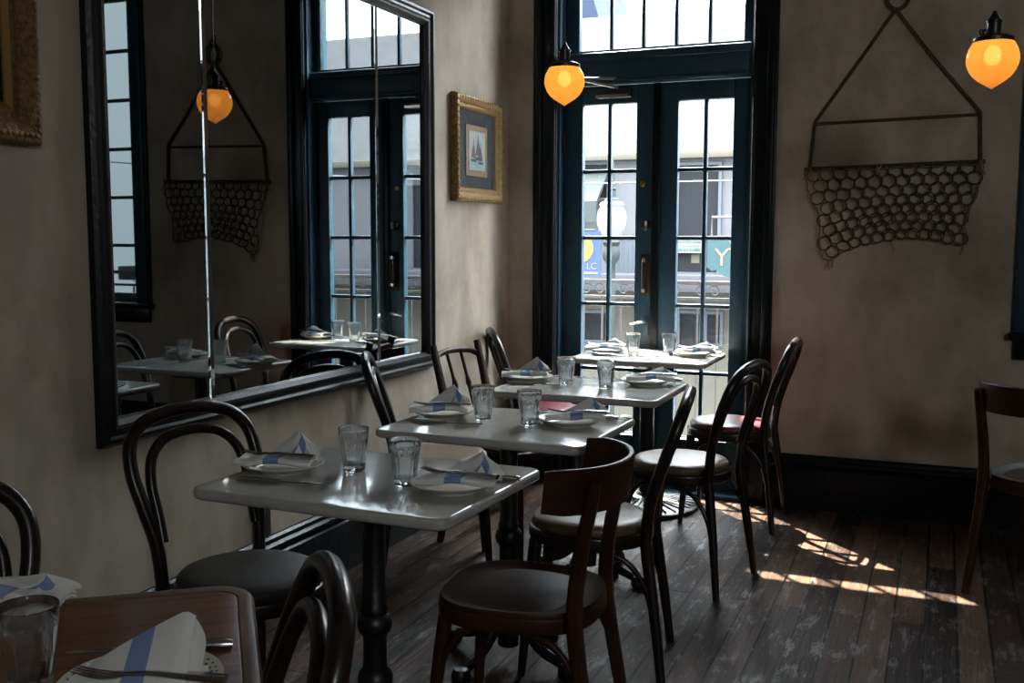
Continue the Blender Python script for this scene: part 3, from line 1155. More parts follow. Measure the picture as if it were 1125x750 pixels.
def bistro_table(label, x, y, rz, disc=False):
    t = thing('bistro_table', label, 'table', (x, y, 0), rz, 'marble bistro tables along the left wall')
    bm = BM()
    outline_slab(bm, rrect(.685, .545, .040, 7), TT - .027, TT, .010, 4)
    obj('tabletop', bm, MARBLE, t, 40)
    bm = BM()
    lathe(bm, [(0, TT - .045), (.022, TT - .075), (.060, TT - .052), (.120, TT - .040), (.125, TT - .0275), (0, TT - .0275)], 24)
    for k in range(4):
        a = k * PI / 2
        tube(bm, [(.02 * math.cos(a), .02 * math.sin(a), TT - .060), (.20 * math.cos(a), .20 * math.sin(a), TT - .034)], [.016, .008], 8)
    obj('mounting_plate', bm, IRON, t)
    bm = BM()
    if disc:
        lathe(bm, [(0, .03), (.036, .03), (.036, .60), (.038, .62), (.034, .66), (.034, TT - .05), (0, TT - .05)], 28)
    else:
        lathe(bm, [(0, .05), (.034, .05), (.040, .20), (.044, .27), (.040, .285), (.030, .295), (.029, .37), (.031, .382), (.040, .392), (.045, .410), (.040, .428), (.032, .436), (.034, .450), (.029, .460), (.028, .60), (.029, .69), (.024, .71), (.024, TT - .05), (0, TT - .05)], 24)
    obj('pole', bm, IRON, t)
    if disc:
        bm = BM()
        lathe(bm, [(0, 0), (.250, 0), (.262, .006), (.262, .020), (.250, .028), (.10, .046), (.048, .062), (.040, .080), (0, .080)], 40)
        obj('base_plate', bm, IRON, t)
        bm = BM()
        for k in range(28):
            a = 2 * PI * k / 28
            tube(bm, [(.07 * math.cos(a), .07 * math.sin(a), .056), (.245 * math.cos(a), .245 * math.sin(a), .030)], [.004, .007], 6)
        obj('base_ribs', bm, IRON, t)
    else:
        for k in range(4):
            bm = BM()
            foot_shape(bm, R(-14 + 90 * k), .235)
            obj('base_foot', bm, IRON, t)
    return t


TABLES = [(-1.262, 2.137, R(-1.5)), (-1.246, 2.955, R(-1.5)), (-1.268, 3.835, R(0)), (-1.342, 4.985, R(0))]
TL = ['grey marble bistro table nearest the camera with the wood seat chair beside it', 'grey marble bistro table second from the camera', 'grey marble bistro table third from the camera', 'grey marble bistro table in front of the glazed doors on a ribbed disc base']
for i, (x, y, rz) in enumerate(TABLES):
    bistro_table(TL[i], x, y, rz, disc=(i == 3))

# wooden table in the near corner, turned 39 degrees
WA = R(39)
wu = Vector((math.cos(WA), math.sin(WA))); wv = Vector((math.sin(WA), -math.cos(WA)))
corner = Vector((-1.058, 1.388))
WW, WD = 1.20, .70
wc = corner - wu * (WW / 2) + wv * (WD / 2)
t = thing('wooden_table', 'varnished brown wooden table at the bottom left corner', 'table', (wc.x, wc.y, 0), WA)
bm = BM()
outline_slab(bm, rrect(WW - .05, WD - .05, .045, 7), TT - .028, TT, .004, 3)
obj('tabletop', bm, WOODTOP, t, 40)
bm = BM()
Lo, Li = rrect(WW, WD, .065, 7), rrect(WW - .0502, WD - .0502, .045, 7)
n = len(Lo)
rings = [[bm.verts.new((p[0], p[1], z)) for p in Q] for (Q, z) in ((Li, TT - .030), (Lo, TT - .030), (Lo, TT - .006), ([(p[0] * .992, p[1] * .992) for p in Lo], TT + .001), ([(Lo[k][0] * .5 + Li[k][0] * .5, Lo[k][1] * .5 + Li[k][1] * .5) for k in range(n)], TT + .0025), (Li, TT + .001))]
for i in range(len(rings)):
    A, B = rings[i], rings[(i + 1) % len(rings)]
    for k in range(n):
        bm.faces.new((A[k], A[(k + 1) % n], B[(k + 1) % n], B[k]))
obj('edge_banding', bm, EDGEBAND, t, 40)
bm = BM()
lathe(bm, [(0, .04), (.035, .04), (.035, .3), (.030, .5), (.034, .68), (.10, TT - .04), (.12, TT - .0285), (0, TT - .0285)], 20)
obj('pole', bm, IRON, t)
for k in range(4):
    bm = BM(); foot_shape(bm, R(45 + 90 * k), .24)
    obj('base_foot', bm, IRON, t)


# ------------------------------------------------------------------ chairs
def mir_y(pts):
    return [(p[0], -p[1], p[2]) for p in pts]


def seat_outline(w_front, w_back, d, n=40, p=2.6, front=.0):
    out = []
    for k in range(n):
        a = 2 * PI * k / n
        ca, sa = math.cos(a), math.sin(a)
        q = (abs(ca) ** p + abs(sa) ** p) ** (-1 / p)
        x, y = ca * q, sa * q
        w = w_back + (w_front - w_back) * (x + 1) / 2
        out.append((x * d / 2, y * w / 2))
    return out


def offs(outl, s):
    return [(x * s, y * s) for (x, y) in outl]


def bent_brace(bm, p_leg, p_seat, r_=.0095):
    """A quarter bow from low on a leg up and over to the underside of the seat."""
    a, b = Vector(p_leg), Vector(p_seat)
    m1 = Vector((a.x + (b.x - a.x) * .16, a.y + (b.y - a.y) * .16, a.z + (b.z - a.z) * .52))
    m2 = Vector((a.x + (b.x - a.x) * .50, a.y + (b.y - a.y) * .50, a.z + (b.z - a.z) * .87))
    tube(bm, bez([a, m1, m2, b], 6), r_, 8)


def bentwood_chair(seat_mat, label):
    t = thing('bentwood_chair', label, 'chair', (0, 0, 0))
    so = seat_outline(.40, .385, .40, 44, 2.15)
    bm = BM(); outline_slab(bm, so, .412, .456, .010, 4)
    obj('seat_frame', bm, BENT, t)
    bm = BM()
    n = len(so)
    rings = []
    for (s, z) in ((.93, .452), (.945, .462), (.94, .474), (.90, .483), (.75, .489), (.45, .490)):
        rings.append([bm.verts.new((x * s, y * s, z)) for (x, y) in so])
    for i in range(len(rings) - 1):
        for k in range(n):
            bm.faces.new((rings[i][k], rings[i][(k + 1) % n], rings[i + 1][(k + 1) % n], rings[i + 1][k]))
    bm.faces.new(rings[-1]); bm.faces.new(list(reversed(rings[0])))
    obj('seat', bm, seat_mat, t, 50)
    half = [(-.187, .150, .43), (-.197, .158, .54), (-.222, .178, .64), (-.255, .192, .735), (-.283, .178, .815), (-.300, .118, .866), (-.306, .0, .884)]
    full = half + mir_y(half[-2::-1])
    bm = BM(); tube(bm, bez(full, 6), .0185, 12)
    obj('outer_hoop', bm, BENT, t, 60)
    half = [(-.190, .143, .548), (-.212, .143, .62), (-.238, .146, .70), (-.262, .130, .768), (-.276, .082, .812), (-.281, .0, .826)]
    full = half + mir_y(half[-2::-1])
    bm = BM(); tube(bm, bez(full, 6), .0145, 12)
    obj('inner_hoop', bm, BENT, t, 60)
    for s in (-1, 1):
        bm = BM(); tube(bm, bez([(-.247, s * .192, 0), (-.222, s * .172, .20), (-.196, s * .154, .38), (-.187, s * .150, .445)], 5), [.0140, .0170, .0190, .0186], 12)
        obj('leg', bm, BENT, t, 60)
        bm = BM(); tube(bm, bez([(.190, s * .185, 0), (.175, s * .160, .22), (.155, s * .135, .425)], 6), [.0125, .018, .0215], 12)
        obj('leg', bm, BENT, t, 60)
    for s in (-1, 1):
        bm = BM(); bent_brace(bm, (-.222, s * .170, .165), (-.045, s * .172, .414)); obj('brace', bm, BENT, t, 60)
        bm = BM(); bent_brace(bm, (.172, s * .158, .20), (.045, s * .172, .414)); obj('brace', bm, BENT, t, 60)
    return t


def rail_chair(label, seat_material):
    t = thing('low_back_chair', label, 'chair', (0, 0, 0))
    so = seat_outline(.425, .385, .415, 48, 2.8)
    bm = BM(); outline_slab(bm, so, .408, .452, .009, 3)
    obj('seat_frame', bm, DWOOD, t)
    bm = BM()
    n = len(so)
    rings = []
    for (s, z) in ((.985, .448), (.99, .457), (.975, .463), (.93, .461), (.88, .455), (.60, .450), (.25, .449)):
        rings.append([bm.verts.new((x * s, y * s, z + .006 * (1 - s) * math.cos(2 * math.atan2(y, x)))) for (x, y) in so])
    for i in range(len(rings) - 1):
        for k in range(n):
            bm.faces.new((rings[i][k], rings[i][(k + 1) % n], rings[i + 1][(k + 1) % n], rings[i + 1][k]))
    bm.faces.new(rings[-1]); bm.faces.new(list(reversed(rings[0])))
    obj('seat', bm, seat_material, t, 50)
    # curved yoke rail
    path = bez([(-.105, .218, 0), (-.172, .194, 0), (-.236, .118, 0), (-.262, 0, 0), (-.236, -.118, 0), (-.172, -.194, 0), (-.105, -.218, 0)], 8)
    bm = BM()
    rings = []
    m_ = len(path)
    for i, p in enumerate(path):
        a, b = path[max(0, i - 1)], path[min(m_ - 1, i + 1)]
        tg = (b - a).normalized()
        nn = Vector((-tg.y, tg.x, 0))
        e = min(i, m_ - 1 - i) / 6
        hh = .055 if e >= 1 else .055 * (.90 + .10 * e)
        zc = .770
        w = .0085
        sec = [(-w, -hh), (w, -hh), (w * 1.15, 0), (w, hh - .004), (w * .5, hh), (-w * .5, hh), (-w, hh - .004), (-w * 1.15, 0)]
        rings.append([bm.verts.new(p + nn * a_ + Vector((-.10 * (b_ + .05), 0, zc + b_))) for (a_, b_) in sec])
    for i in range(m_ - 1):
        for k in range(8):
            bm.faces.new((rings[i][k], rings[i][(k + 1) % 8], rings[i + 1][(k + 1) % 8], rings[i + 1][k]))
    bm.faces.new(rings[0]); bm.faces.new(list(reversed(rings[-1])))
    obj('backrest', bm, DWOOD, t, 40)
    for s in (-1, 1):
        bm = BM()
        tube(bm, bez([(-.250, s * .186, 0), (-.208, s * .178, .22), (-.178, s * .172, .44), (-.190, s * .174, .60), (-.222, s * .180, .765), (-.228, s * .181, .797)], 6), [.0135, .017, .019, .0175, .016, .012], 12, square=True, ref=(1, 0, 0))
        obj('leg', bm, DWOOD, t, 40)
        bm = BM(); tube(bm, bez([(.195, s * .185, 0), (.182, s * .172, .22), (.160, s * .150, .42)], 6), [.0120, .016, .020], 12)
        obj('leg', bm, DWOOD, t, 60)
    for s in (-1, 1):
        bm = BM(); bent_brace(bm, (-.214, s * .178, .17), (-.045, s * .172, .410), .0095); obj('brace', bm, DWOOD, t, 60)
        bm = BM(); bent_brace(bm, (.184, s * .172, .19), (.045, s * .172, .410), .0085); obj('brace', bm, DWOOD, t, 60)
    return t


def spindle_chair(label):
    t = thing('spindle_back_chair', label, 'chair', (0, 0, 0))
    so = seat_outline(.42, .37, .41, 44, 3.0)
    bm = BM(); outline_slab(bm, so, .410, .452, .010, 3)
    obj('seat_frame', bm, DWOOD, t)
    bm = BM(); outline_slab(bm, offs(so, .93), .448, .462, .008, 3)
    obj('seat', bm, DWOOD, t)
    for s in (-1, 1):
        bm = BM()
        tube(bm, bez([(-.255, s * .165, 0), (-.215, s * .160, .22), (-.195, s * .156, .44), (-.228, s * .160, .64), (-.292, s * .163, .885)], 6), [.014, .018, .020, .018, .014], 12, square=True, ref=(1, 0, 0))
        obj('leg', bm, DWOOD, t, 40)
        bm = BM(); tube(bm, bez([(.195, s * .180, 0), (.180, s * .165, .22), (.158, s * .145, .42)], 6), [.0125, .017, .020], 12)
        obj('leg', bm, DWOOD, t, 60)
        bm = BM(); bent_brace(bm, (-.218, s * .158, .17), (-.04, s * .168, .412)); obj('brace', bm, DWOOD, t, 60)
    bm = BM()
    tube(bm, bez([(-.276, .160, .820), (-.296, .110, .842), (-.306, 0, .850), (-.296, -.110, .842), (-.276, -.160, .820)], 6), .014, 10, flat=.85)
    obj('crest_rail', bm, DWOOD, t, 60)
    for yy in (-.052, .052):
        a, b = Vector((-.170, yy * .9, .452)), Vector((-.304, yy, .848))
        N = 25
        rads = []
        for i in range(N):
            s = i / (N - 1)
            r_ = .0075 + .0035 * math.sin(PI * min(1, s * 1.4))
            for c, w, h in ((.62, .012, .006), (.66, .010, .004), (.12, .012, .004)):
                r_ += h * math.exp(-((s - c) / w) ** 2)
            rads.append(r_)
        bm = BM(); tube(bm, [a + (b - a) * (i / (N - 1)) for i in range(N)], rads, 10)
        obj('spindle', bm, DWOOD, t, 60)
    bm = BM(); tube(bm, [(-.205, -.152, .30), (-.205, .152, .30)], .009, 8)
    obj('stretcher', bm, DWOOD, t, 60)
    return t


G1 = 'bentwood cafe chairs with double hoop backs'
# right-hand side of the tables
R2 = bentwood_chair(TAN, 'bentwood chair with round tan seat on the right of the second marble table')
R2['group'] = G1
R2.location, R2.rotation_euler.z = (-1.005, 3.07, 0), R(190)
dup(R2, (-.935, 4.00, 0), R(168), 'bentwood chair with round tan seat on the right of the third marble table', G1)
dup(R2, (-1.87, 3.72, 0), R(28), 'bentwood chair turned sideways on the left of the third marble table', G1)
R4 = bentwood_chair(MAROON, 'bentwood chair with sunlit maroon seat at the right of the table by the doors')
R4['group'] = G1
R4.location, R4.rotation_euler.z = (-.915, 4.93, 0), R(179)
dup(R4, (-1.88, 4.99, 0), R(31), 'bentwood chair with maroon seat in the corner left of the table by the doors', G1)
C1 = bentwood_chair(OLIVE, 'bentwood chair with dark olive seat against the wall left of the nearest marble table')
C1['group'] = G1
C1.location, C1.rotation_euler.z = (-1.66, 2.17, 0), R(-20)
dup(C1, (-1.012, 1.010, 0), R(220), 'nearest bentwood chair pushed in at the right edge of the wooden table', G1)
dup(C1, (-1.622, 1.128, 0), R(-51), 'bentwood chair by the wall at the far left edge behind the wooden table', G1)
G2 = 'low back chairs with curved yoke rail'
R1 = rail_chair('low curved back chair with wooden seat on the right of the nearest marble table', DWOOD)
R1['group'] = G2
R1.location, R1.rotation_euler.z = (-.965, 2.395, 0), R(185)
dup(R1, (.42, 4.345, 0), R(61), 'low curved back wooden chair alone at the right edge of the room', G2)
C3 = spindle_chair('dark wooden spindle back chair against the wall beside the third marble table')
C3.location, C3.rotation_euler.z = (-1.75, 4.135, 0), R(-12)


# ------------------------------------------------------------------ tableware
def tumbler():
    N = 80

    def flute(a, z, r_):
        if z < .010 or z > .086:
            return 1
        w = min(1, (z - .010) / .010, (.086 - z) / .012)
        return 1 - .085 * w * abs(math.cos(a * 5))
    bm = BM()
    prof = [(0, 0), (.024, 0), (.0275, .003), (.0285, .010), (.0295, .020), (.031, .035), (.0335, .055), (.0355, .074), (.0370, .086), (.0380, .094), (.0390, .108), (.0384, .1095), (.0374, .108), (.0362, .090), (.0340, .070), (.0310, .045), (.0280, .022), (.0255, .016), (0, .0145)]
    fine = []
    for i in range(len(prof) - 1):
        fine.append(prof[i])
    fine.append(prof[-1])

    def mod(a, z, r_):
        return flute(a, z, r_) if r_ > .0283 and z < .09 and r_ >= .0285 else 1
    # only the outer wall is fluted
    rings = []
    for idx, (r_, z) in enumerate(fine):
        if r_ < 1e-6:
            rings.append([bm.verts.new((0, 0, z))])
            continue
        ring = []
        for k in range(N):
            a = 2 * PI * k / N
            q = r_ * (flute(a, z, r_) if 3 <= idx <= 9 else 1)
            ring.append(bm.verts.new((q * math.cos(a), q * math.sin(a), z)))
        rings.append(ring)
    for i in range(len(rings) - 1):
        A, B = rings[i], rings[i + 1]
        for k in range(N):
            k2 = (k + 1) % N
            if len(A) == 1:
                bm.faces.new((A[0], B[k2], B[k]))
            elif len(B) == 1:
                bm.faces.new((A[k], A[k2], B[0]))
            else:
                bm.faces.new((A[k], A[k2], B[k2], B[k]))
    return bm


def plate_bm():
    bm = BM()
    Q = .88
    lathe(bm, [(a_ * Q, b_) for (a_, b_) in [(0, .004), (.060, .004), (.062, 0), (.070, 0), (.072, .004), (.095, .011), (.114, .0195), (.1165, .0215), (.1155, .0232), (.112, .0222), (.094, .0145), (.074, .0085), (.066, .0072), (0, .0072)]], 56)
    return bm


def plate_pattern_bm():
    bm = BM()
    for k in range(40):
        a = 2 * PI * k / 40
        for (q, s) in ((.087, .0030), (.0935, .0022)):
            aa = a + (.07 if q > .09 else 0)
            z = .0172 if q < .09 else .0205
            m_ = Matrix.Translation((q * math.cos(aa), q * math.sin(aa), z)) @ Matrix.Rotation(aa, 4, 'Z') @ Matrix.Rotation(R(-22), 4, 'Y') @ Matrix.Diagonal((1, 1.3, .12, 1))
            bmesh.ops.create_icosphere(bm, subdivisions=1, radius=s, matrix=m_)
    return bm


def sheet(bm, fn, nu, nv, uvfn, th=.0035):
    """A cloth sheet from fn(u,v) with thickness."""
    uvl = bm.loops.layers.uv.verify()
    top = [[bm.verts.new(fn(i / nu, j / nv)) for j in range(nv + 1)] for i in range(nu + 1)]
    faces = []
    for i in range(nu):
        for j in range(nv):
            f = bm.faces.new((top[i][j], top[i + 1][j], top[i + 1][j + 1], top[i][j + 1]))
            for lp, (a, b) in zip(f.loops, ((i, j), (i + 1, j), (i + 1, j + 1), (i, j + 1))):
                lp[uvl].uv = uvfn(a / nu, b / nv)
            faces.append(f)
    bm.normal_update()
    r_ = bmesh.ops.solidify(bm, geom=faces, thickness=th)


def napkin_bm(seed, peak=.075, spread=.10, tall=False):
    """A linen napkin: a folded pad lying across the plate with one corner folded up into a peak."""
    rnd = random.Random(seed)
    bm = BM()
    p1_, p2_ = rnd.uniform(0, 6), rnd.uniform(0, 6)

    def pad(layer):
        def fn(u, v):
            x = -.125 + .215 * u
            w = .050 - .010 * u + .004 * math.sin(u * 7 + p1_)
            y = (v - .5) * 2 * w + .012 * math.sin(u * 3 + p2_)
            edge = abs(v - .5) * 2
            z = .026 + layer * .007 + .006 * math.sin(u * PI) - .010 * max(0, .25 - u) * 4 * (.4) + .003 * math.sin(u * 9 + v * 5 + p1_) - .006 * edge ** 4
            z += .020 * max(0, .2 - u) * (1 if layer else .6)
            return Vector((x, y, z))
        return fn
    sheet(bm, pad(0), 14, 8, lambda u, v: (u * .9 + .04, v))
    sheet(bm, pad(1.0), 14, 8, lambda u, v: (u * .9 + .04, v))
    # rolled fold along the near edge

    def roll(u, v):
        a = -PI / 2 + PI * v
        x = -.125 + .215 * u
        w = .050 - .010 * u + .004 * math.sin(u * 7 + p1_)
        return Vector((x, -w - .006 * math.cos(a) + .012 * math.sin(u * 3 + p2_), .0285 + .0075 * math.sin(a) + .006 * math.sin(u * PI) + .003 * math.sin(u * 9 + p1_) - .005))
    sheet(bm, roll, 14, 6, lambda u, v: (u * .9 + .04, v))

    # one corner folded up: a leaning triangular flap with a soft fold behind it
    def flap(u, v):
        base = Vector((-.062 + .158 * u, .030 - .052 * u + .010 * math.sin(u * PI), .034))
        ap = Vector((.040, .030, .034 + peak))
        q = base.lerp(ap, v)
        q.y += -.014 * math.sin(v * PI) * math.sin(u * PI) + .004 * math.sin(u * 6 + p2_) * (1 - v)
        q.z += .004 * math.sin(u * 8 + p1_) * (1 - v)
        return q
    sheet(bm, flap, 14, 12, lambda u, v: (.10 + u * .66 - .30 * v, v), .003)

    def fold(u, v):
        base = Vector((.030 + .072 * u, -.018 + .040 * u, .034))
        ap = Vector((.040 + .018 * u, .030 + .006 * u, .034 + peak * (1 - .35 * u)))
        q = base.lerp(ap, v)
        q.x += .010 * math.sin(v * PI)
        return q
    sheet(bm, fold, 8, 10, lambda u, v: (.80 + .15 * u, v), .003)
    return bm


def flag_napkin_bm():
    """The near napkin: a big corner standing over the plate, stripe running down it."""
    bm = BM()

    def face(u, v):
        x = -.108 + .158 * u
        h = .096 * (u ** .9) * (1.0 if u < .92 else 1 - (u - .92) * 1.6)
        return Vector((x, .012 - .050 * (1 - v) + .008 * math.sin(u * 4), .027 + h * v - .004 * math.sin(u * 7) * (1 - v)))
    sheet(bm, face, 18, 10, lambda u, v: (u * .95 - .02, v), .004)

    def back(u, v):
        x = .049 - .006 * v + .010 * math.sin(u * PI)
        return Vector((x, .016 + .030 * u - .045 * (1 - v), .027 + .082 * v * (1 - u * .9)))
    sheet(bm, back, 8, 8, lambda u, v: (.95, v), .004)

    def pad(u, v):
        return Vector((-.108 + .16 * u, -.042 + .085 * v, .028 + .003 * math.sin(u * 6 + v * 3)))
    sheet(bm, pad, 12, 8, lambda u, v: (u * .95 - .02, v), .005)
    return bm


def fork_bm():
    bm = BM()
    tube(bm, bez([(-.095, 0, .004), (-.05, 0, .006), (0, 0, .008), (.030, 0, .006), (.045, 0, .004)], 5), [.0055, .0050, .0030, .0026, .0045], 10, flat=1.9, ref=(0, 0, 1))
    for k in range(4):
        y = (k - 1.5) * .0062
        tube(bm, bez([(.042, y * .6, .004), (.055, y, .003), (.075, y, .005), (.098, y * .95, .010)], 4), [.0022, .0020, .0017, .0009], 6)
    return bm


def knife_bm():
    bm = BM()
    tube(bm, bez([(-.110, 0, .005), (-.09, 0, .006), (-.04, 0, .006), (0, 0, .005)], 4), [.006, .0075, .0065, .0045], 10, flat=1.3, ref=(0, 0, 1))
    pts = [(0, -.006), (.060, -.008), (.100, -.0075), (.118, -.002), (.112, .005), (.06, .0065), (0, .006)]
    outline_slab(bm, pts, .0040, .0060, .0008, 1)
    return bm


def one(name, bm, material, label, cat, loc, rz, group, smooth=50):
    o = obj(name, bm, material, None, smooth)
    o.location = loc
    o.rotation_euler = (0, 0, rz)
    return tag(o, label, cat, group)


def cpy(o, loc, rz, label):
    return dup(o, loc, rz, label)


names4 = ['nearest marble table', 'second marble table', 'third marble table', 'marble table by the doors']
G_L = [(-1.345, 2.185), (-1.350, 2.985), (-1.372, 3.845), (-1.415, 4.965)]
G_R = [(-1.155, 2.105), (-1.175, 2.955), (-1.195, 3.815), (-1.250, 5.055)]
P_L = [(-1.508, 2.115), (-1.490, 2.980), (-1.550, 3.885), (-1.560, 5.000)]
P_R = [(-1.030, 2.105), (-1.055, 3.005), (-1.075, 3.970), (-1.125, 5.045)]
tum = plate = nap = frk = knf = None
for i in range(4):
    for sd, G in (('left', G_L), ('right', G_R)):
        lb = 'clear fluted tumbler, the %s one on the %s' % (sd, names4[i])
        loc = (G[i][0], G[i][1], TT)
        if tum is None:
            tum = one('tumbler', tumbler(), GLASS, lb, 'glass', loc, R(7), 'fluted water tumblers', 30)
        else:
            cpy(tum, loc, random.uniform(0, 3), lb)
    for sd, P in (('left', P_L), ('right', P_R)):
        lb = 'cream plate under the %s napkin on the %s' % (sd, names4[i])
        loc = (P[i][0], P[i][1], TT)
        if plate is None:
            plate = one('plate', plate_bm(), CHINA, lb, 'plate', loc, 0, 'cream plates')
        else:
            cpy(plate, loc, 0, lb)
NR_L = [R(15), R(25), R(20), R(10)]
NR_R = [R(8), R(20), R(18), R(12)]
k = 0
for i in range(4):
    for sd, P, A in (('left', P_L, NR_L), ('right', P_R, NR_R)):
        lb = 'blue striped white napkin folded on the %s plate of the %s' % (sd, names4[i])
        pk = (.062, .052, .066, .048, .060, .034, .040, .036)[k]
        sh = .0 if sd == 'left' else .030
        nk = one('napkin', napkin_bm(11 + k, pk), LINEN, lb, 'napkin', (P[i][0] + sh * math.cos(A[i]), P[i][1] + sh * math.sin(A[i]), TT + .003), A[i], 'blue striped napkins', 40)
        nk.scale = (.88, .90, 1)
        k += 1
for i in range(4):
    for sd, P, A in (('left', P_L, NR_L), ('right', P_R, NR_R)):
        a = A[i]
        lb = 'fork lying across the %s napkin on the %s' % (sd, names4[i])
        c, s = math.cos(a), math.sin(a)
        lx, ly = (.0 if sd == 'left' else .025), -.022
        loc = (P[i][0] + lx * c - ly * s, P[i][1] + lx * s + ly * c, TT + .041)
        if frk is None:
            frk = one('fork', fork_bm(), STEEL, lb, 'fork', loc, a + R(172), 'dinner forks')
        else:
            cpy(frk, loc, a + R(172), lb)
        lb = 'knife beside the %s plate on the %s' % (sd, names4[i])
        sg = 1 if sd == 'left' else -1
        loc = (P[i][0] + .100 * sg * .35 + .04, P[i][1] - .125 * (1 if sd == 'left' else -1) * .98, TT + .0015)
        if knf is None:
            knf = one('knife', knife_bm(), STEEL, lb, 'knife', loc, R(8), 'dinner knives')
        else:
            cpy(knf, loc, R(8) if sd == 'left' else R(186), lb)
# wooden table setting
pw = thing('plate', 'floral rimmed cream plate at the bottom edge of the wooden table', 'plate', (-.921, .976, TT + .001), 0, 'cream plates')
bm = plate_bm(); o = obj('dish', bm, CHINA, pw, 50)
obj('rim_pattern', plate_pattern_bm(), PATTERN, pw, 0)
one('napkin', flag_napkin_bm(), LINEN, 'blue striped napkin standing in a point on the wooden table', 'napkin', (-.892, .973, TT), R(20), 'blue striped napkins', 40)
cpy(frk, (-.880, .950, TT + .040), R(198), 'fork lying over the napkin on the floral rimmed plate')
cpy(knf, (-1.005, 1.090, TT + .0015), R(212), 'knife lying on the wooden table behind the pointed napkin')
cpy(plate, (-1.345, 1.115, TT + .001), 0, 'cream plate under the napkin at the left edge of the wooden table')
one('napkin', napkin_bm(41, .020), LINEN, 'blue striped napkin lying flat at the left edge of the wooden table', 'napkin', (-1.315, 1.125, TT), R(22), 'blue striped napkins', 40)
cpy(tum, (-1.072, .940, TT + .001), .4, 'clear fluted tumbler standing on the wooden table')

# ------------------------------------------------------------------ outside
bm = BM(); box(bm, -30, 30, YB + TH + .9, 40, -3.7, -3.6)
struct('ground', bm, STREET, 'grey street far below the balcony', 'street')
bm = BM(); box(bm, -3.4, 3.0, YB + TH, YB + TH + .95, -.14, -.015)
struct('trim_9', bm, DECK, 'narrow balcony floor outside the double doors', 'balcony')
rl = thing('balcony_railing', 'wrought iron balcony railing with a scrolled top band outside the doors', 'railing', (0, YB + TH + .86, 0))
bm = BM()
for z, r_ in ((1.085, .014), (.985, .010), (.10, .010)):
    tube(bm, [(-3.3, 0, z), (2.9, 0, z)], r_, 8, square=True, ref=(0, 0, 1))
obj('rail', bm, RAILM, rl)
x = -2.9
while x < 1.6:
    bm = BM(); tube(bm, [(x, 0, .10), (x, 0, .985)], .0060, 8, square=True, ref=(1, 0, 0))
    obj('baluster', bm, RAILM, rl)
    x += .125
x = -2.90
while x < 1.5:
    bm = BM()
    for s in (-1, 1):
        pts = []
        for k2 in range(26):
            a = k2 / 25 * 2.6 * PI
            q = .040 * (1 - k2 / 25 * .72)
            pts.append((x + .0625 + s * (.055 - q * math.cos(a) * .95 - .012), 0, 1.034 + q * math.sin(a)))
        tube(bm, pts, .0035, 6)
    obj('scroll', bm, RAILM, rl)
    x += .25
for xx in (-3.3, 2.9):
    bm = BM(); tube(bm, [(xx, 0, -.015), (xx, 0, 1.12)], .02, 8, square=True, ref=(1, 0, 0))
    obj('post', bm, RAILM, rl)

FY = 16.0
bl = thing('opposite_building', 'pale stucco building with slate roof across the street', 'building', (0, FY, 0))
bm = BM()
box(bm, -14, 10, 0, 6, .62, 2.62)
obj('upper_wall', bm, STUCCO, bl, 0)
bm = BM(); box(bm, -14, 10, .05, 6, -3.6, .62)
obj('lower_wall', bm, CREAM, bl, 0)
bm = BM()
vs = [bm.verts.new(p) for p in ((-14, -.15, 2.72), (10, -.15, 2.72), (10, 2.6, 5.45), (-14, 2.6, 5.45), (-14, 5.6, 2.72), (10, 5.6, 2.72))]
bm.faces.new((vs[0], vs[1], vs[2], vs[3])); bm.faces.new((vs[3], vs[2], vs[5], vs[4])); bm.faces.new((vs[0], vs[3], vs[4])); bm.faces.new((vs[1], vs[5], vs[2])); bm.faces.new((vs[0], vs[4], vs[5], vs[1]))
obj('roof', bm, SLATE, bl, 0)
bm = BM(); box(bm, -14, 10, -.18, 0.02, 2.60, 2.72, .02)
obj('cornice', bm, CREAM, bl)
bm = BM(); box(bm, -14, 10, -.9, .06, .56, .82, .02)
obj('gallery_slab', bm, GREYBAND, bl)
for (xa, xb, za, zb) in ((-5.75, -5.02, 2.02, 2.55), (-3.86, -3.22, .84, 2.5), (-7.9, -7.2, .84, 2.5), (-1.9, -1.2, .84, 2.5), (.6, 1.3, .84, 2.5), (3.4, 4.1, .84, 2.5),
                         (-5.40, -4.98, -.30, .14), (-3.80, -3.48, -.36, .18), (-3.36, -3.16, -.28, .18), (-2.3, -1.5, -.8, .1), (.4, 1.4, -.8, .1), (2.9, 3.9, -.8, .1)):
    bm = BM()
    dd = -.012 if za > .6 else .038
    box(bm, xa, xb, dd, dd + .05, za, zb)
    w = obj('window', bm, DARKWIN, bl, 0)
    bm = BM()
    f_ = .05
    for q in ((xa - f_, xa, za - f_, zb + f_), (xb, xb + f_, za - f_, zb + f_), (xa, xb, zb, zb + f_), (xa, xb, za - f_, za)):
        box(bm, q[0], q[1], dd - .04, dd + .05, q[2], q[3])
    obj('window_frame', bm, SIDING, w, 0)
bm = BM(); box(bm, -4.98, -4.40, -.03, .02, .82, 1.42)
for k in range(8):
    box(bm, -4.97 + k * .075, -4.955 + k * .075, -.045, -.03, .82, 1.42)
obj('batten_panel', bm, SIDING, bl, 0)
# pale blind showing in the dark window
bm = BM(); box(bm, -3.63, -3.50, -.02, -.013, .98, 1.12)
obj('window_blind', bm, CREAM, bl, 0)

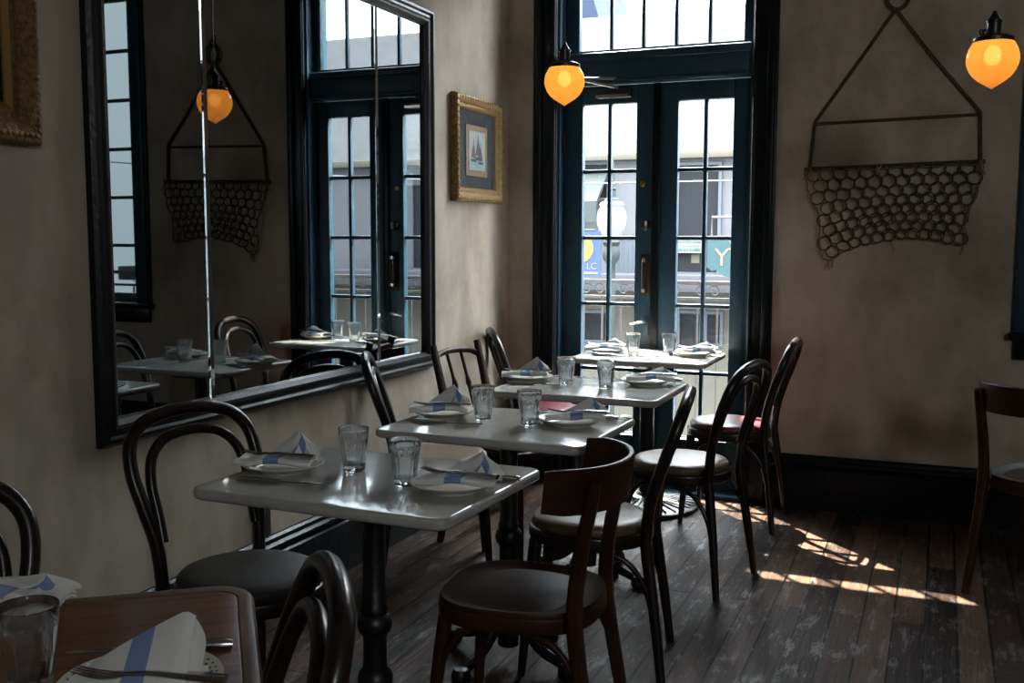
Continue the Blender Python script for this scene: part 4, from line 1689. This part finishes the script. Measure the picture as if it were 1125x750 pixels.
aw = thing('awning', 'green grey awning on the building across the street', 'awning', (-5.45, FY, 0))
bm = BM()
vs = [bm.verts.new(p) for p in ((-.45, -.04, 2.42), (.44, -.04, 2.42), (.44, -.62, 1.95), (-.45, -.62, 1.95), (-.45, -.04, 2.36), (.44, -.04, 2.36), (.44, -.60, 1.88), (-.45, -.60, 1.88))]
for f in ((0, 1, 2, 3), (4, 7, 6, 5), (0, 3, 7, 4), (1, 5, 6, 2), (3, 2, 6, 7), (0, 4, 5, 1)):
    bm.faces.new([vs[i] for i in f])
obj('canopy', bm, GREENGREY, aw, 0)
bm = BM(); box(bm, -.45, .44, -.63, -.61, 1.62, 1.95)
obj('valance', bm, GREENGREY, aw, 0)

nb = thing('neighbour_gable', 'blue grey gabled house rising behind the pale building', 'building', (0, 22.3, 0))
bm = BM()
pts = [(-11.4, 5.2), (-7.42, 5.2), (-7.18, 6.03), (-8.78, 11.1), (-11.4, 9.2)]
fr = [bm.verts.new((p[0], 0, p[1])) for p in pts]
bk = [bm.verts.new((p[0], 3, p[1])) for p in pts]
bm.faces.new(fr); bm.faces.new(list(reversed(bk)))
for k in range(5):
    bm.faces.new((fr[k], bk[k], bk[(k + 1) % 5], fr[(k + 1) % 5]))
obj('wall', bm, GREYBLUE, nb, 0)

lp = thing('street_lamp', 'green street lamp with a white acorn globe across the street', 'street lamp', (-4.02, 13.0, 0))
bm = BM()
lathe(bm, [(0, -3.6), (.16, -3.6), (.16, -3.2), (.11, -3.0), (.075, -2.4), (.06, .6), (.075, .70), (.06, .74), (.055, 1.02), (.11, 1.10), (.12, 1.20), (.09, 1.26), (.12, 1.31), (0, 1.33)], 20)
obj('post', bm, LAMPGREEN, lp)
bm = BM()
lathe(bm, [(0, 1.31), (.085, 1.31), (.10, 1.345), (.155, 1.43), (.190, 1.55), (.195, 1.64), (.180, 1.72), (.150, 1.775), (.165, 1.80), (.150, 1.83), (.09, 1.85), (0, 1.855)], 28)
obj('globe', bm, OPAL, lp)
bm = BM()
lathe(bm, [(0, 1.845), (.10, 1.845), (.095, 1.87), (.055, 1.90), (.045, 1.99), (.060, 2.01), (.040, 2.04), (.036, 2.20), (.018, 2.36), (0, 2.40)], 20)
obj('finial', bm, LAMPGREEN, lp)

bn = thing('street_banner', 'blue banner with a big yellow disc hanging from the street lamp', 'banner', (-4.36, 12.9, 0))
bm = BM(); box(bm, -.33, .23, -.006, .006, .86, 1.46)
obj('cloth', bm, BBLUE, bn, 0)
bm = BM()
lathe(bm, [(0, 0), (.19, 0), (.19, .004), (0, .004)], 40)
o = obj('yellow_disc', bm, BYELLOW, bn, 0); o.location = (-.06, -.010, 1.23); o.rotation_euler = (R(90), 0, 0)
text_obj('banner_lettering', 'LC', .12, BYELLOW, bn, (.105, -.010, .995))
bm = BM(); box(bm, -.05, .19, -.010, -.006, .895, .922)
obj('banner_line', bm, BYELLOW, bn, 0)
bm = BM(); tube(bm, [(-.34, 0, 1.47), (.15, 0, 1.47)], .012, 8)
obj('banner_arm', bm, LAMPGREEN, bn)

sg = thing('phone_sign', 'white sign with green writing over the dark window across the street', 'sign', (-3.67, FY - .09, 1.255))
bm = BM(); box(bm, -.235, .235, -.012, .02, -.115, .115)
obj('board', bm, SWHITE, sg, 0)
text_obj('upper_lettering', 'SPACE FOR LEASE', .052, SGREEN, sg, (0, -.016, .055))
text_obj('phone_number', '504-613-480', .078, SGREEN, sg, (0, -.016, -.065))
bm = BM(); box(bm, -.23, .23, -.015, -.012, -.012, -.006)
obj('sign_rule', bm, SGREEN, sg, 0)

ts = thing('hanging_sign', 'teal shield shaped street sign with cream letter Y', 'sign', (-2.18, 11.0, 1.17))
bm = BM()
outl = [(-.145, .20), (.27, .20), (.27, -.16), (.16, -.235), (.03, -.20), (-.04, -.14), (-.09, -.155), (-.145, -.11)]
fr = [bm.verts.new((p[0], -.012, p[1])) for p in outl]
bk = [bm.verts.new((p[0], .012, p[1])) for p in outl]
bm.faces.new(fr); bm.faces.new(list(reversed(bk)))
for k in range(len(outl)):
    k2 = (k + 1) % len(outl)
    bm.faces.new((fr[k], bk[k], bk[k2], fr[k2]))
obj('board', bm, STEAL, ts, 0)
text_obj('letter', 'Y', .27, SCREAM, ts, (.015, -.016, -.015))
text_obj('small_letter', 'W', .085, SWHITE, ts, (.13, -.016, .155))
bm = BM(); box(bm, .08, .16, -.016, -.012, .075, .095)
obj('dash', bm, SCREAM, ts, 0)
bm = BM(); tube(bm, [(-.10, 0, .20), (-.10, 0, .42), (1.6, 0, .42)], .012, 8); tube(bm, [(.20, 0, .20), (.20, 0, .42)], .012, 8)
tube(bm, [(1.6, 0, .5), (1.6, 0, -4.77)], .04, 10)
obj('bracket', bm, BLACKMET, ts)

za = 2.03
if True:
    pl = thing('power_line', 'thin power line crossing the street outside', 'cable', (0, 12, 0))
    bm = BM(); tube(bm, bez([(-12, 0, za + .5), (-6, 0, za + .08), (-3, 0, za), (2, 0, za + .1), (9, 0, za + .6)], 8), .008, 6)
    obj('wire', bm, BLACKMET, pl)


def shrub(x, y, z, w, h, n, seed, label):
    rnd = random.Random(seed)
    t = thing('street_shrub', label, 'shrub', (x, y, z), 0, 'green shrubs below the balcony')
    bm = BM()
    for k in range(n):
        a, e = rnd.uniform(0, 2 * PI), math.acos(rnd.uniform(-.4, 1))
        q = rnd.uniform(.55, 1)
        c = Vector((w * q * math.cos(a) * math.sin(e), w * q * math.sin(a) * math.sin(e), h * (.45 + .55 * q * math.cos(e))))
        s = rnd.uniform(.05, .10)
        m_ = Matrix.Translation(c) @ Matrix.Rotation(rnd.uniform(0, 6), 4, 'Z') @ Matrix.Rotation(rnd.uniform(-1, 1), 4, 'X')
        vs = [bm.verts.new(m_ @ Vector(p)) for p in ((-s, 0, 0), (0, -s * .45, .01), (s, 0, 0), (0, s * .45, .01))]
        bm.faces.new(vs)
    obj('foliage', bm, LEAF, t, 0)
    bm = BM(); tube(bm, [(0, 0, 0), (.03, 0, h * .4), (0, .02, h * .8)], [.05, .035, .02], 8)
    obj('stem', bm, RUST, t)
    return t


shrub(-3.35, 12.2, -3.6, .75, 2.85, 900, 5, 'leafy green shrub right of the street lamp post')
shrub(-4.75, 13.6, -3.6, .60, 2.4, 700, 6, 'leafy green shrub left of the street lamp post')
